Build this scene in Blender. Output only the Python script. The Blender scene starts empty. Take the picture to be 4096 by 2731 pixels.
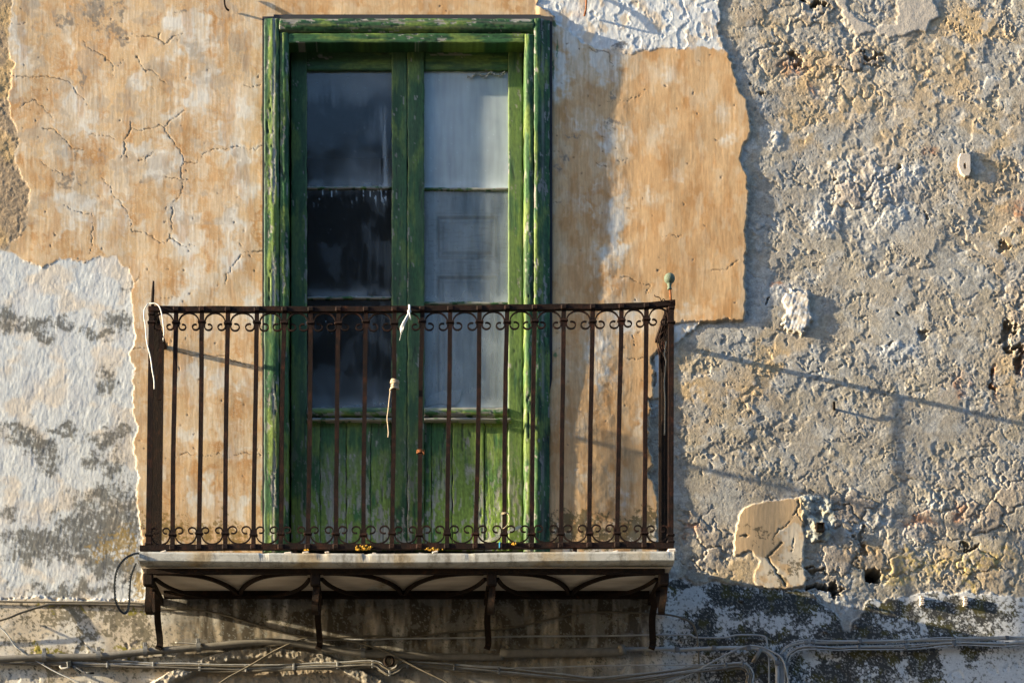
import bpy, math, random
import numpy as np
from mathutils import Vector

random.seed(7)
f32 = np.float32
SC = bpy.context.scene
COL = SC.collection

# ------------------------------------------------------------------ camera, sky, sun, exposure
PXM = 760.0                    # photograph pixels per metre on the wall plane
DIST = 12.0                    # camera to wall, metres
VPX, VPY = 1600.0, 4255.0      # where the camera axis meets the wall, in photograph pixels
CX, CZ = (VPX - 2048) / PXM, (1365.5 - VPY) / PXM

def W(px, py, d=0.0):
    """point at distance d in front of the wall plane, seen at (px,py)"""
    f = (DIST - d) / DIST
    return (CX + (px - VPX) / PXM * f, -d, CZ + (VPY - py) / PXM * f)

cam = bpy.data.cameras.new('camera')
cam.sensor_width = 36
cam.lens = 36 * DIST / (4096 / PXM)
cam.shift_x = (2048 - VPX) / 4096
cam.shift_y = (VPY - 1365.5) / 4096
cam.clip_end = 3000
camo = bpy.data.objects.new('camera', cam)
camo.location = (CX, -DIST, CZ)
camo.rotation_euler = (math.radians(90), 0, 0)
COL.objects.link(camo)
SC.camera = camo

SUN = Vector((7.5, 1.0, -1.69)).normalized()       # direction the light travels
elev = math.asin(-SUN.z)
rot = math.atan2(-SUN.x, -SUN.y)
world = bpy.data.worlds.new('World')
SC.world = world
world.use_nodes = True
wn = world.node_tree
sky = wn.nodes.new('ShaderNodeTexSky')
sky.sky_type = 'NISHITA'
sky.sun_disc = False
sky.sun_elevation = elev
sky.sun_rotation = rot
sky.air_density = 1.0
sky.dust_density = 1.0
sky.ozone_density = 3.0
wn.links.new(sky.outputs[0], wn.nodes['Background'].inputs[0])
wn.nodes['Background'].inputs[1].default_value = 0.15
sl = bpy.data.lights.new('sun', 'SUN')
sl.energy = 5.0
sl.angle = math.radians(0.5)
sl.color = (1.0, 0.85, 0.60)
so = bpy.data.objects.new('sun', sl)
so.rotation_euler = SUN.to_track_quat('-Z', 'Y').to_euler()
so.location = (-20, -8, 12)
COL.objects.link(so)
SC.view_settings.view_transform = 'Standard'
SC.view_settings.look = 'None'
SC.view_settings.gamma = 1
SC.view_settings.exposure = 1.80
SC.cycles.max_bounces = 6
SC.cycles.transparent_max_bounces = 8

# ------------------------------------------------------------------ numpy noise
_rs = np.random.RandomState(11)
_P = _rs.permutation(4096).astype(np.int32)
_A = _rs.rand(4096) * 2 * np.pi
_GX, _GY = np.cos(_A).astype(f32), np.sin(_A).astype(f32)

def pn(x, y, s=0):
    x = np.asarray(x, f32); y = np.asarray(y, f32)
    xi = np.floor(x); yi = np.floor(y)
    xf = x - xi; yf = y - yi
    xi = xi.astype(np.int32) + s * 131; yi = yi.astype(np.int32) + s * 57
    a0 = _P[xi & 4095]; a1 = _P[(xi + 1) & 4095]
    y0 = yi; y1 = yi + 1
    u = xf * xf * xf * (xf * (xf * 6 - 15) + 10)
    v = yf * yf * yf * (yf * (yf * 6 - 15) + 10)
    h = _P[(a0 + y0) & 4095]; n00 = _GX[h] * xf + _GY[h] * yf
    h = _P[(a1 + y0) & 4095]; n10 = _GX[h] * (xf - 1) + _GY[h] * yf
    h = _P[(a0 + y1) & 4095]; n01 = _GX[h] * xf + _GY[h] * (yf - 1)
    h = _P[(a1 + y1) & 4095]; n11 = _GX[h] * (xf - 1) + _GY[h] * (yf - 1)
    a = n00 + u * (n10 - n00); b = n01 + u * (n11 - n01)
    return (a + v * (b - a)) * f32(1.5)

def fbm(x, y, o=4, s=0, g=0.5):
    t = 0; a = 1.0
    for i in range(o):
        t = t + f32(a) * pn(x * f32(2.03 ** i), y * f32(2.03 ** i), s + i * 7)
        a *= g
    return t

def worley(x, y, s=0):
    x = np.asarray(x, f32); y = np.asarray(y, f32)
    xi = np.floor(x).astype(np.int32); yi = np.floor(y).astype(np.int32)
    f1 = np.full(x.shape, 9, f32); f2 = np.full(x.shape, 9, f32); cid = np.zeros(x.shape, np.int32)
    for dx in (-1, 0, 1):
        for dy in (-1, 0, 1):
            h = _P[(_P[(xi + dx + s * 17) & 4095] + yi + dy) & 4095]
            px = xi + dx + (h & 63) / f32(64); py = yi + dy + (h >> 6) / f32(64)
            d = np.sqrt((px - x) ** 2 + (py - y) ** 2).astype(f32)
            m = d < f1
            f2 = np.where(m, f1, np.minimum(f2, d)); cid = np.where(m, h, cid); f1 = np.where(m, d, f1)
    return f1, f2, cid

def sst(a, b, x):
    t = np.clip((x - a) / (b - a), 0, 1)
    return t * t * (3 - 2 * t)

def lerp(a, b, t):
    return a + (b - a) * t

def cmix(C, col, t):
    t = np.asarray(t, f32)[..., None]
    return C + (np.array(col, f32) - C) * t

# ------------------------------------------------------------------ materials
def new_mat(name):
    m = bpy.data.materials.new(name); m.use_nodes = True
    nt = m.node_tree
    return m, nt, nt.nodes, nt.nodes['Principled BSDF'], nt.nodes['Material Output']

def noise_node(nt, scale, detail=6, rough=0.6, stretch=(1, 1, 1), src='Object'):
    tc = nt.nodes.new('ShaderNodeTexCoord'); mp = nt.nodes.new('ShaderNodeMapping')
    mp.inputs['Scale'].default_value = stretch
    n = nt.nodes.new('ShaderNodeTexNoise')
    n.inputs['Scale'].default_value = scale; n.inputs['Detail'].default_value = detail
    n.inputs['Roughness'].default_value = rough
    nt.links.new(tc.outputs[src], mp.inputs[0]); nt.links.new(mp.outputs[0], n.inputs['Vector'])
    return n

def ramp(nt, sock, stops):
    r = nt.nodes.new('ShaderNodeValToRGB')
    e = r.color_ramp.elements
    while len(e) < len(stops): e.new(0.5)
    for el, (p, c) in zip(e, stops):
        el.position = p; el.color = (*c, 1) if len(c) == 3 else c
    nt.links.new(sock, r.inputs[0])
    return r

def bump(nt, b, sock, strength, dist):
    n = nt.nodes.new('ShaderNodeBump')
    n.inputs['Strength'].default_value = strength; n.inputs['Distance'].default_value = dist
    nt.links.new(sock, n.inputs['Height']); nt.links.new(n.outputs[0], b.inputs['Normal'])
    return n

def mat_pigment(name, rough=0.9, spec=0.2, fscale=160, stretch=(1, 1, 1), var=0.25, bstr=0.4, bdist=0.001):
    """pigment layers mixed per vertex by the builder, broken up by fine procedural grain and bump"""
    m, nt, N, b, out = new_mat(name)
    at = N.new('ShaderNodeAttribute'); at.attribute_name = 'pigment'
    n = noise_node(nt, fscale, 5, 0.65, stretch)
    r = ramp(nt, n.outputs['Fac'], [(0.25, (1 - var,) * 3), (0.75, (1 + var,) * 3)])
    mx = N.new('ShaderNodeMix'); mx.data_type = 'RGBA'; mx.blend_type = 'MULTIPLY'; mx.inputs[0].default_value = 1
    nt.links.new(at.outputs['Color'], mx.inputs[6]); nt.links.new(r.outputs[0], mx.inputs[7])
    nt.links.new(mx.outputs[2], b.inputs['Base Color'])
    b.inputs['Roughness'].default_value = rough
    b.inputs['Specular IOR Level'].default_value = spec
    bump(nt, b, n.outputs['Fac'], bstr, bdist)
    return m

def mat_mottled(name, stops, scale=20, rough=0.8, spec=0.3, stretch=(1, 1, 1), bstr=0.4, bdist=0.002, detail=8, metallic=0):
    m, nt, N, b, out = new_mat(name)
    n = noise_node(nt, scale, detail, 0.65, stretch)
    r = ramp(nt, n.outputs['Fac'], stops)
    nt.links.new(r.outputs[0], b.inputs['Base Color'])
    b.inputs['Roughness'].default_value = rough
    b.inputs['Specular IOR Level'].default_value = spec
    b.inputs['Metallic'].default_value = metallic
    n2 = noise_node(nt, scale * 6, 5, 0.6, stretch)
    bump(nt, b, n2.outputs['Fac'], bstr, bdist)
    return m

M = {}
M['ochre'] = mat_pigment('ochre_limewash', fscale=90, stretch=(1, 1, 0.25), var=0.16, bstr=0.5, bdist=0.0012)
M['whitep'] = mat_pigment('flaking_whitewash', fscale=80, stretch=(1, 1, 0.4), var=0.2, bstr=0.6, bdist=0.002)
M['rubble'] = mat_pigment('rubble_mortar', fscale=110, var=0.3, bstr=0.8, bdist=0.003)
M['lowp'] = mat_pigment('stained_plaster', fscale=120, var=0.18, bstr=0.4, bdist=0.001)
M['woodv'] = mat_pigment('peeling_green_paint_upright', rough=0.62, spec=0.35, fscale=220, stretch=(1, 1, 0.12), var=0.35, bstr=0.6, bdist=0.0012)
M['woodh'] = mat_pigment('peeling_green_paint_level', rough=0.62, spec=0.35, fscale=220, stretch=(0.12, 1, 1), var=0.35, bstr=0.6, bdist=0.0012)
M['shutter'] = mat_pigment('old_white_paint', rough=0.7, spec=0.3, fscale=90, stretch=(1, 1, 0.3), var=0.12, bstr=0.3, bdist=0.001)
M['iron'] = mat_mottled('rusty_iron', [(0.28, (0.006, 0.004, 0.0035)), (0.52, (0.017, 0.0085, 0.006)), (0.66, (0.042, 0.016, 0.009)), (0.80, (0.12, 0.042, 0.014))], scale=26, rough=0.85, spec=0.16, bstr=0.8, bdist=0.002)
M['irondark'] = mat_mottled('dark_rusty_iron', [(0.30, (0.010, 0.008, 0.006)), (0.58, (0.024, 0.014, 0.009)), (0.74, (0.07, 0.03, 0.012)), (0.88, (0.16, 0.11, 0.075))], scale=30, rough=0.9, spec=0.15, bstr=0.9, bdist=0.004)
M['orangerust'] = mat_mottled('orange_rust', [(0.3, (0.10, 0.032, 0.012)), (0.7, (0.32, 0.11, 0.03))], scale=60, rough=0.85)
M['verdigris'] = mat_mottled('green_grey_patina', [(0.3, (0.08, 0.105, 0.075)), (0.7, (0.15, 0.18, 0.125))], scale=40, rough=0.7)
M['conduit'] = mat_mottled('grey_conduit', [(0.3, (0.12, 0.11, 0.092)), (0.7, (0.22, 0.20, 0.17))], scale=18, rough=0.65)
M['cable'] = mat_mottled('grey_cable_sheath', [(0.3, (0.26, 0.26, 0.255)), (0.7, (0.44, 0.435, 0.42))], scale=14, rough=0.55)
M['cabletan'] = mat_mottled('tan_cable_sheath', [(0.3, (0.10, 0.086, 0.062)), (0.7, (0.20, 0.17, 0.125))], scale=14, rough=0.6)
M['cablewhite'] = mat_mottled('white_cable_sheath', [(0.3, (0.26, 0.245, 0.22)), (0.7, (0.42, 0.40, 0.36))], scale=14, rough=0.6)
M['clip'] = mat_mottled('grey_clip_plastic', [(0.3, (0.09, 0.092, 0.095)), (0.7, (0.19, 0.19, 0.185))], scale=40, rough=0.6)
M['black'] = mat_mottled('black_rubber', [(0.3, (0.012, 0.014, 0.014)), (0.7, (0.035, 0.04, 0.038))], scale=40, rough=0.5)
M['string'] = mat_mottled('white_string', [(0.3, (0.62, 0.60, 0.54)), (0.7, (0.80, 0.78, 0.72))], scale=90, rough=0.8)
M['rope'] = mat_mottled('tan_cord', [(0.3, (0.35, 0.26, 0.16)), (0.7, (0.58, 0.46, 0.32))], scale=120, rough=0.85)
M['blue'] = mat_mottled('blue_scrap', [(0.3, (0.02, 0.16, 0.30)), (0.7, (0.05, 0.28, 0.42))], scale=90, rough=0.8)
M['lichen'] = mat_mottled('orange_lichen', [(0.3, (0.30, 0.14, 0.015)), (0.7, (0.62, 0.36, 0.04))], scale=120, rough=0.95, bstr=1, bdist=0.004)
M['ceramic'] = mat_mottled('pale_ceramic', [(0.3, (0.50, 0.42, 0.34)), (0.7, (0.68, 0.59, 0.49))], scale=30, rough=0.8)
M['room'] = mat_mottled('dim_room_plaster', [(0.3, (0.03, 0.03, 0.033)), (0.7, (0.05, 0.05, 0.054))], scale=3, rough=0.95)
M['street'] = mat_mottled('worn_paving', [(0.3, (0.045, 0.042, 0.038)), (0.7, (0.07, 0.065, 0.058))], scale=3, rough=0.9)
M['soffit'] = mat_mottled('tan_soffit', [(0.3, (0.40, 0.33, 0.25)), (0.55, (0.60, 0.52, 0.42)), (0.75, (0.70, 0.63, 0.53))], scale=3.5, rough=0.9, stretch=(1, 2.5, 1))  # pale tan mottling for the slab underside
M['across'] = mat_mottled('dark_house_render', [(0.3, (0.06, 0.052, 0.042)), (0.7, (0.11, 0.095, 0.078))], scale=2, rough=0.95)  # kept dark so the added house bounces little light
M['twig'] = mat_mottled('weathered_stick', [(0.3, (0.38, 0.38, 0.24)), (0.7, (0.62, 0.60, 0.46))], scale=70, rough=0.85)
M['rag'] = mat_mottled('torn_paper', [(0.3, (0.22, 0.22, 0.20)), (0.7, (0.42, 0.41, 0.38))], scale=50, rough=0.9)

def mat_marble():
    m, nt, N, b, out = new_mat('stained_marble')
    n1 = noise_node(nt, 5, 6, 0.6, (1, 1, 0.5))
    r1 = ramp(nt, n1.outputs['Fac'], [(0.3, (0.44, 0.42, 0.36)), (0.50, (0.50, 0.48, 0.42)), (0.62, (0.44, 0.35, 0.22)), (0.76, (0.30, 0.19, 0.09))])
    n2 = noise_node(nt, 8, 8, 0.75, (1.3, 1, 0.5))
    r2 = ramp(nt, n2.outputs['Fac'], [(0.50, (1, 1, 1)), (0.62, (0.50, 0.47, 0.42)), (0.76, (0.14, 0.14, 0.13))])
    n3 = noise_node(nt, 3, 9, 0.75, (1, 1, 1.6))
    r3 = ramp(nt, n3.outputs['Fac'], [(0.47, (1, 1, 1)), (0.5, (0.72, 0.72, 0.72)), (0.53, (1, 1, 1))])
    last = r1.outputs[0]
    for r in (r2, r3):
        mx = N.new('ShaderNodeMix'); mx.data_type = 'RGBA'; mx.blend_type = 'MULTIPLY'; mx.inputs[0].default_value = 1
        nt.links.new(last, mx.inputs[6]); nt.links.new(r.outputs[0], mx.inputs[7]); last = mx.outputs[2]
    nt.links.new(last, b.inputs['Base Color'])
    b.inputs['Roughness'].default_value = 0.6
    n4 = noise_node(nt, 70, 5)
    bump(nt, b, n4.outputs['Fac'], 0.3, 0.002)
    return m
M['marble'] = mat_marble()

def mat_glass(name, tint=(0.58, 0.65, 0.69)):  # bluish white tint doubles as sky reflected in the panes
    """old window glass: clear and mirror-like where clean, matt where the 'dust' layer lies; its pale blue also paints reflected sky"""
    m, nt, N, b, out = new_mat(name)
    N.remove(b)
    tr = N.new('ShaderNodeBsdfTransparent'); tr.inputs[0].default_value = (0.92, 0.95, 0.95, 1)
    gl = N.new('ShaderNodeBsdfGlossy'); gl.inputs['Roughness'].default_value = 0.06
    fr = N.new('ShaderNodeFresnel'); fr.inputs[0].default_value = 1.5
    m1 = N.new('ShaderNodeMixShader')
    nt.links.new(fr.outputs[0], m1.inputs[0]); nt.links.new(tr.outputs[0], m1.inputs[1]); nt.links.new(gl.outputs[0], m1.inputs[2])
    df = N.new('ShaderNodeBsdfDiffuse'); df.inputs[0].default_value = (*tint, 1)
    at = N.new('ShaderNodeAttribute'); at.attribute_name = 'dust_sheen'
    m2 = N.new('ShaderNodeMixShader')
    nt.links.new(at.outputs['Fac'], m2.inputs[0]); nt.links.new(m1.outputs[0], m2.inputs[1]); nt.links.new(df.outputs[0], m2.inputs[2])
    nz = noise_node(nt, 3, 2)
    bp = N.new('ShaderNodeBump'); bp.inputs['Strength'].default_value = 0.15; bp.inputs['Distance'].default_value = 0.01
    nt.links.new(nz.outputs['Fac'], bp.inputs['Height']); nt.links.new(bp.outputs[0], gl.inputs['Normal'])
    nt.links.new(m2.outputs[0], out.inputs[0])
    return m
M['glass'] = mat_glass('dusty_sheen_glass')

# ------------------------------------------------------------------ object helpers
def empty(name, label, cat, loc=(0, 0, 0), group=None):
    o = bpy.data.objects.new(name, None); o.empty_display_size = 0.05
    o.location = loc; COL.objects.link(o)
    o['label'] = label; o['category'] = cat
    if group: o['group'] = group
    return o

def tag(o, label, cat, group=None, kind=None):
    if label: o['label'] = label
    if cat: o['category'] = cat
    if group: o['group'] = group
    if kind: o['kind'] = kind
    return o

def root_off(p):
    v = Vector((0, 0, 0))
    while p is not None:
        v += p.location; p = p.parent
    return v

def link_mesh(name, me, mat, parent=None, base=None):
    """mesh in world coordinates -> object; its origin is moved to the parent or to base"""
    me.materials.append(mat)
    o = bpy.data.objects.new(name, me)
    off = root_off(parent) if parent is not None else Vector(base or (0, 0, 0))
    if off.length > 1e-9:
        n = len(me.vertices); a = np.empty(n * 3, f32)
        me.vertices.foreach_get('co', a); a = a.reshape(-1, 3) - np.array(off, f32)
        me.vertices.foreach_set('co', a.ravel()); me.update()
    if parent is not None: o.parent = parent
    else: o.location = off
    COL.objects.link(o)
    return o

def np_mesh(name, co, quads, smooth=True):
    me = bpy.data.meshes.new(name)
    co = np.ascontiguousarray(co, f32); quads = np.ascontiguousarray(quads, np.int32)
    nq = len(quads)
    me.vertices.add(len(co)); me.vertices.foreach_set('co', co.ravel())
    me.loops.add(nq * 4); me.loops.foreach_set('vertex_index', quads.ravel())
    me.polygons.add(nq)
    me.polygons.foreach_set('loop_start', np.arange(0, nq * 4, 4, dtype=np.int32))
    me.update(calc_edges=True)
    me.polygons.foreach_set('use_smooth', np.full(nq, smooth, bool))
    return me

def add_col(me, C):
    a = me.attributes.new('pigment', 'FLOAT_COLOR', 'POINT')
    A = np.ones((len(me.vertices), 4), f32); A[:, :3] = np.clip(C, 0.004, 0.9)
    a.data.foreach_set('color', A.ravel())

class MB:
    """collects boxes, tubes and lathes into one mesh"""
    def __init__(s): s.v = []; s.f = []; s.sm = []
    def box(s, c, size, tilt=0.0, bev=0.0):
        x, y, z = size[0] / 2, size[1] / 2, size[2] / 2
        i = len(s.v); ct, st = math.cos(tilt), math.sin(tilt)
        if bev <= 0:
            pts = [(a * x, b * y, e * z) for a in (-1, 1) for b in (-1, 1) for e in (-1, 1)]
            fs = [(0, 1, 3, 2), (4, 6, 7, 5), (0, 4, 5, 1), (2, 3, 7, 6), (0, 2, 6, 4), (1, 5, 7, 3)]
        else:                                                   # chamfered box: 3 points per corner
            pts = []; k = min(bev, x * .9, y * .9, z * .9)
            for a in (-1, 1):
                for b in (-1, 1):
                    for e in (-1, 1):
                        pts += [(a * x, b * (y - k), e * (z - k)), (a * (x - k), b * y, e * (z - k)), (a * (x - k), b * (y - k), e * z)]
            def ix(a, b, e, w): return ((a > 0) * 4 + (b > 0) * 2 + (e > 0)) * 3 + w
            fs = []
            for sg in (-1, 1):
                fs.append(tuple(ix(sg, b, e, 0) for b, e in ((-1, -1), (1, -1), (1, 1), (-1, 1))))
                fs.append(tuple(ix(a, sg, e, 1) for a, e in ((-1, -1), (1, -1), (1, 1), (-1, 1))))
                fs.append(tuple(ix(a, b, sg, 2) for a, b in ((-1, -1), (1, -1), (1, 1), (-1, 1))))
            for a in (-1, 1):
                for b in (-1, 1):
                    fs.append((ix(a, b, -1, 0), ix(a, b, -1, 1), ix(a, b, 1, 1), ix(a, b, 1, 0)))
                    fs.append((ix(a, -1, b, 0), ix(a, -1, b, 2), ix(a, 1, b, 2), ix(a, 1, b, 0)))
                    fs.append((ix(-1, a, b, 1), ix(-1, a, b, 2), ix(1, a, b, 2), ix(1, a, b, 1)))
                    for e in (-1, 1): fs.append((ix(a, b, e, 0), ix(a, b, e, 1), ix(a, b, e, 2)))
        for (a, b, e) in pts:
            s.v.append((c[0] + a * ct - e * st, c[1] + b, c[2] + a * st + e * ct))
        for q in fs: s.f.append(tuple(i + k for k in q)); s.sm.append(False)
        return s
    def sweep(s, pts, prof, smooth=True, up=None, scale=None, caps=True):
        """prof: list of 2-D points swept along the polyline"""
        P = [Vector(p) for p in pts]; n = len(P); m = len(prof)
        T = []
        for i in range(n):
            t = (P[min(i + 1, n - 1)] - P[max(i - 1, 0)])
            T.append(t.normalized() if t.length > 1e-9 else Vector((0, 0, 1)))
        u = Vector(up) if up else (Vector((0, 1, 0)) if abs(T[0].y) < 0.9 else Vector((1, 0, 0)))
        base = len(s.v)
        for i in range(n):
            t = T[i]; uu = u - t * u.dot(t)
            if uu.length < 1e-4: uu = Vector((1, 0, 0)) - t * t.x
            uu.normalize(); w = t.cross(uu)
            if not up: u = uu
            k = scale[i] if scale else 1
            for (a, b) in prof: s.v.append(tuple(P[i] + uu * a * k + w * b * k))
        for i in range(n - 1):
            for j in range(m):
                a = base + i * m + j; b = base + i * m + (j + 1) % m
                s.f.append((a, b, b + m, a + m)); s.sm.append(smooth)
        if caps:
            s.f.append(tuple(base + j for j in range(m))[::-1]); s.sm.append(False)
            s.f.append(tuple(base + (n - 1) * m + j for j in range(m))); s.sm.append(False)
        return s
    def tube(s, pts, r, k=8, scale=None):
        return s.sweep(pts, [(r * math.cos(2 * math.pi * j / k), r * math.sin(2 * math.pi * j / k)) for j in range(k)], True, None, scale)
    def bar(s, pts, a, b, up=None):
        return s.sweep(pts, [(-a / 2, -b / 2), (a / 2, -b / 2), (a / 2, b / 2), (-a / 2, b / 2)], False, up)
    def lathe(s, c, prof, k=20):
        base = len(s.v); n = len(prof)
        for (r, z) in prof:
            for j in range(k):
                a = 2 * math.pi * j / k
                s.v.append((c[0] + r * math.cos(a), c[1] + r * math.sin(a), c[2] + z))
        for i in range(n - 1):
            for j in range(k):
                a = base + i * k + j; b = base + i * k + (j + 1) % k
                s.f.append((a, b, b + k, a + k)); s.sm.append(True)
        return s
    def build(s, name, mat, parent=None, base=None):
        me = bpy.data.meshes.new(name)
        me.from_pydata(s.v, [], s.f); me.update()
        me.polygons.foreach_set('use_smooth', s.sm)
        return link_mesh(name, me, mat, parent, base)

def smooth_path(pts, n=8):
    """Catmull-Rom through 2-D or 3-D points"""
    P = [np.array(p, float) for p in pts]
    P = [2 * P[0] - P[1]] + P + [2 * P[-1] - P[-2]]
    out = []
    for i in range(1, len(P) - 2):
        for k in range(n):
            t = k / n
            a, b, c, d = P[i - 1], P[i], P[i + 1], P[i + 2]
            out.append(0.5 * ((2 * b) + (c - a) * t + (2 * a - 5 * b + 4 * c - d) * t * t + (3 * b - a - 3 * c + d) * t ** 3))
    out.append(P[-2])
    return [tuple(p) for p in out]

# ------------------------------------------------------------------ the facade as one sculpted surface
def axis(lo, a, b, hi, step):
    def grow(span):
        o = []; s = step; t = 0
        while t < span: s = min(s * 1.13, 90); t += s; o.append(t)
        return np.array(o)
    mid = np.arange(a, b, step)
    return np.concatenate([a - grow(a - lo)[::-1], mid, mid[-1] + grow(hi - b)]).astype(f32)

STEP = 3.2
us = axis(-3600, -24, 4120, 7600, STEP)
vs = axis(-2600, -24, 2756, 5560, STEP)
NU, NV = len(us), len(vs)
U, V = np.meshgrid(us, vs)

def sdf(poly):
    """signed distance (px, + inside), computed on a coarse grid and interpolated"""
    st = 8.0
    P = np.array(poly, f32)
    gu = np.arange(-80, 4190, st, dtype=f32); gv = np.arange(-80, 2830, st, dtype=f32)
    A, B = np.meshgrid(gu, gv)
    D = np.full(A.shape, 1e9, f32); inside = np.zeros(A.shape, bool)
    for i in range(len(P)):
        x0, y0 = P[i]; x1, y1 = P[(i + 1) % len(P)]
        ex, ey = x1 - x0, y1 - y0
        t = np.clip(((A - x0) * ex + (B - y0) * ey) / max(ex * ex + ey * ey, 1e-6), 0, 1)
        D = np.minimum(D, (A - x0 - t * ex) ** 2 + (B - y0 - t * ey) ** 2)
        if y0 != y1:
            c = ((y0 > B) != (y1 > B)) & (A < (x1 - x0) * (B - y0) / (y1 - y0) + x0)
            inside ^= c
    D = np.sqrt(D) * np.where(inside, 1, -1)
    x = np.clip((us - gu[0]) / st, 0, len(gu) - 1.001); y = np.clip((vs - gv[0]) / st, 0, len(gv) - 1.001)
    xi = x.astype(int); yi = y.astype(int); xf = (x - xi)[None, :]; yf = (y - yi)[:, None]
    g = lambda a, b: D[np.ix_(yi + b, xi + a)]
    return ((g(0, 0) * (1 - xf) + g(1, 0) * xf) * (1 - yf) + (g(0, 1) * (1 - xf) + g(1, 1) * xf) * yf).astype(f32)

def blobs(lst, wu, wv):
    """soft patches with ragged outlines; wu, wv = warped coordinates"""
    T = np.zeros(U.shape, f32)
    for (cu, cv, ru, rv) in lst:
        ia = np.searchsorted(us, cu - 2.4 * ru - 80); ib = np.searchsorted(us, cu + 2.4 * ru + 80)
        ja = np.searchsorted(vs, cv - 2.4 * rv - 80); jb = np.searchsorted(vs, cv + 2.4 * rv + 80)
        s = (slice(ja, jb), slice(ia, ib))
        T[s] = np.maximum(T[s], np.exp(-(((wu[s] - cu) / ru) ** 2 + ((wv[s] - cv) / rv) ** 2)))
    return T

POLY_OCHRE = [(45,-3000),(45,0),(49,56),(35,105),(32,203),(56,252),(42,301),(46,350),(35,364),(42,435),(49,477),(67,519),(77,575),(60,610),(63,645),(74,673),(77,701),(98,736),(116,757),(119,800),(112,842),(109,891),(98,919),(42,975),(30,1003),(63,1017),(84,1038),(126,1052),(168,1073),(203,1052),(238,1031),(280,1031),(330,1045),(372,1031),(421,1028),(463,1024),(484,1052),(519,1090),(537,1133),(522,1175),(530,1238),(537,1295),(537,1365),(522,1420),(533,1477),(540,1533),(530,1590),(537,1666),(550,1715),(533,1771),(543,1841),(554,1911),(543,1996),(561,2052),(565,2110),(570,2200),(575,2335),(2632,2335),(2632,2180),(2628,2095),(2628,2018),(2626,1950),(2590,1896),(2616,1858),(2593,1789),(2593,1712),(2597,1636),(2593,1597),(2612,1590),(2618,1490),(2605,1430),(2640,1400),(2696,1375),(2739,1337),(2773,1314),(2800,1290),(2850,1285),(2920,1280),(2973,1284),(2975,1240),(2981,1140),(2979,1060),(2979,978),(2983,895),(2996,812),(2991,763),(2983,705),(2966,655),(2970,580),(3000,530),(2996,470),(2987,398),(2958,365),(2946,323),(2929,265),(2917,205),(2895,190),(2870,110),(2885,55),(2880,0),(2880,-3000)]
POLY_WHITE_TOP = [(2160,-3000),(2150,20),(2215,62),(2228,95),(2290,140),(2335,172),(2400,200),(2480,215),(2560,203),(2680,194),(2750,192),(2860,190),(2925,215),(2925,55),(2925,-3000)]
POLY_BASE_LEFT = [(-3700,-3000),(150,-3000),(150,1050),(20,1046),(-3700,1046)]
POLY_WHITE_LEFT = [(-3700,1040),(640,1000),(640,2404),(450,2402),(300,2395),(120,2390),(0,2396),(-3700,2396)]
POLY_LOW = [(-3700,2396),(0,2396),(120,2390),(300,2395),(450,2402),(580,2400),(600,2335),(2632,2332),(2661,2312),(2693,2305),(2735,2312),(2772,2333),(2810,2333),(2852,2322),(2903,2331),(2954,2333),(2996,2343),(3038,2347),(3113,2345),(3220,2352),(3253,2373),(3281,2406),(3313,2429),(3346,2448),(3374,2508),(3400,2522),(3420,2480),(3440,2466),(3458,2420),(3486,2387),(3533,2406),(3552,2387),(3598,2387),(3645,2382),(3701,2371),(3748,2361),(3836,2368),(3874,2359),(3906,2378),(3976,2373),(4046,2387),(4096,2387),(7800,2390),(7800,6000),(-3700,6000)]
POLY_PATCH = [(2973,2028),(3020,2009),(3066,2000),(3136,1996),(3201,1990),(3214,2047),(3218,2093),(3222,2140),(3222,2177),(3211,2219),(3211,2261),(3220,2303),(3220,2347),(3150,2350),(3038,2347),(3015,2322),(3020,2284),(3048,2242),(3001,2196),(2964,2219),(2936,2224),(2940,2177),(2936,2140),(2950,2093),(2954,2056)]
POLY_CEMENT = [(3205,1985),(3240,1972),(3300,1985),(3326,2020),(3336,2060),(3342,2100),(3336,2135),(3315,2160),(3270,2155),(3226,2178),(3218,2093)]
POLY_LUMP = [(3161,1148),(3205,1162),(3231,1180),(3238,1231),(3249,1280),(3210,1323),(3154,1330),(3133,1295),(3147,1231),(3126,1203)]
POLY_CHIP = [(2690,1303),(2735,1291),(2800,1284),(2775,1318),(2739,1340),(2700,1378),(2640,1405),(2612,1435),(2622,1490),(2616,1592),(2642,1600),(2645,1480),(2690,1400)]

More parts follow.
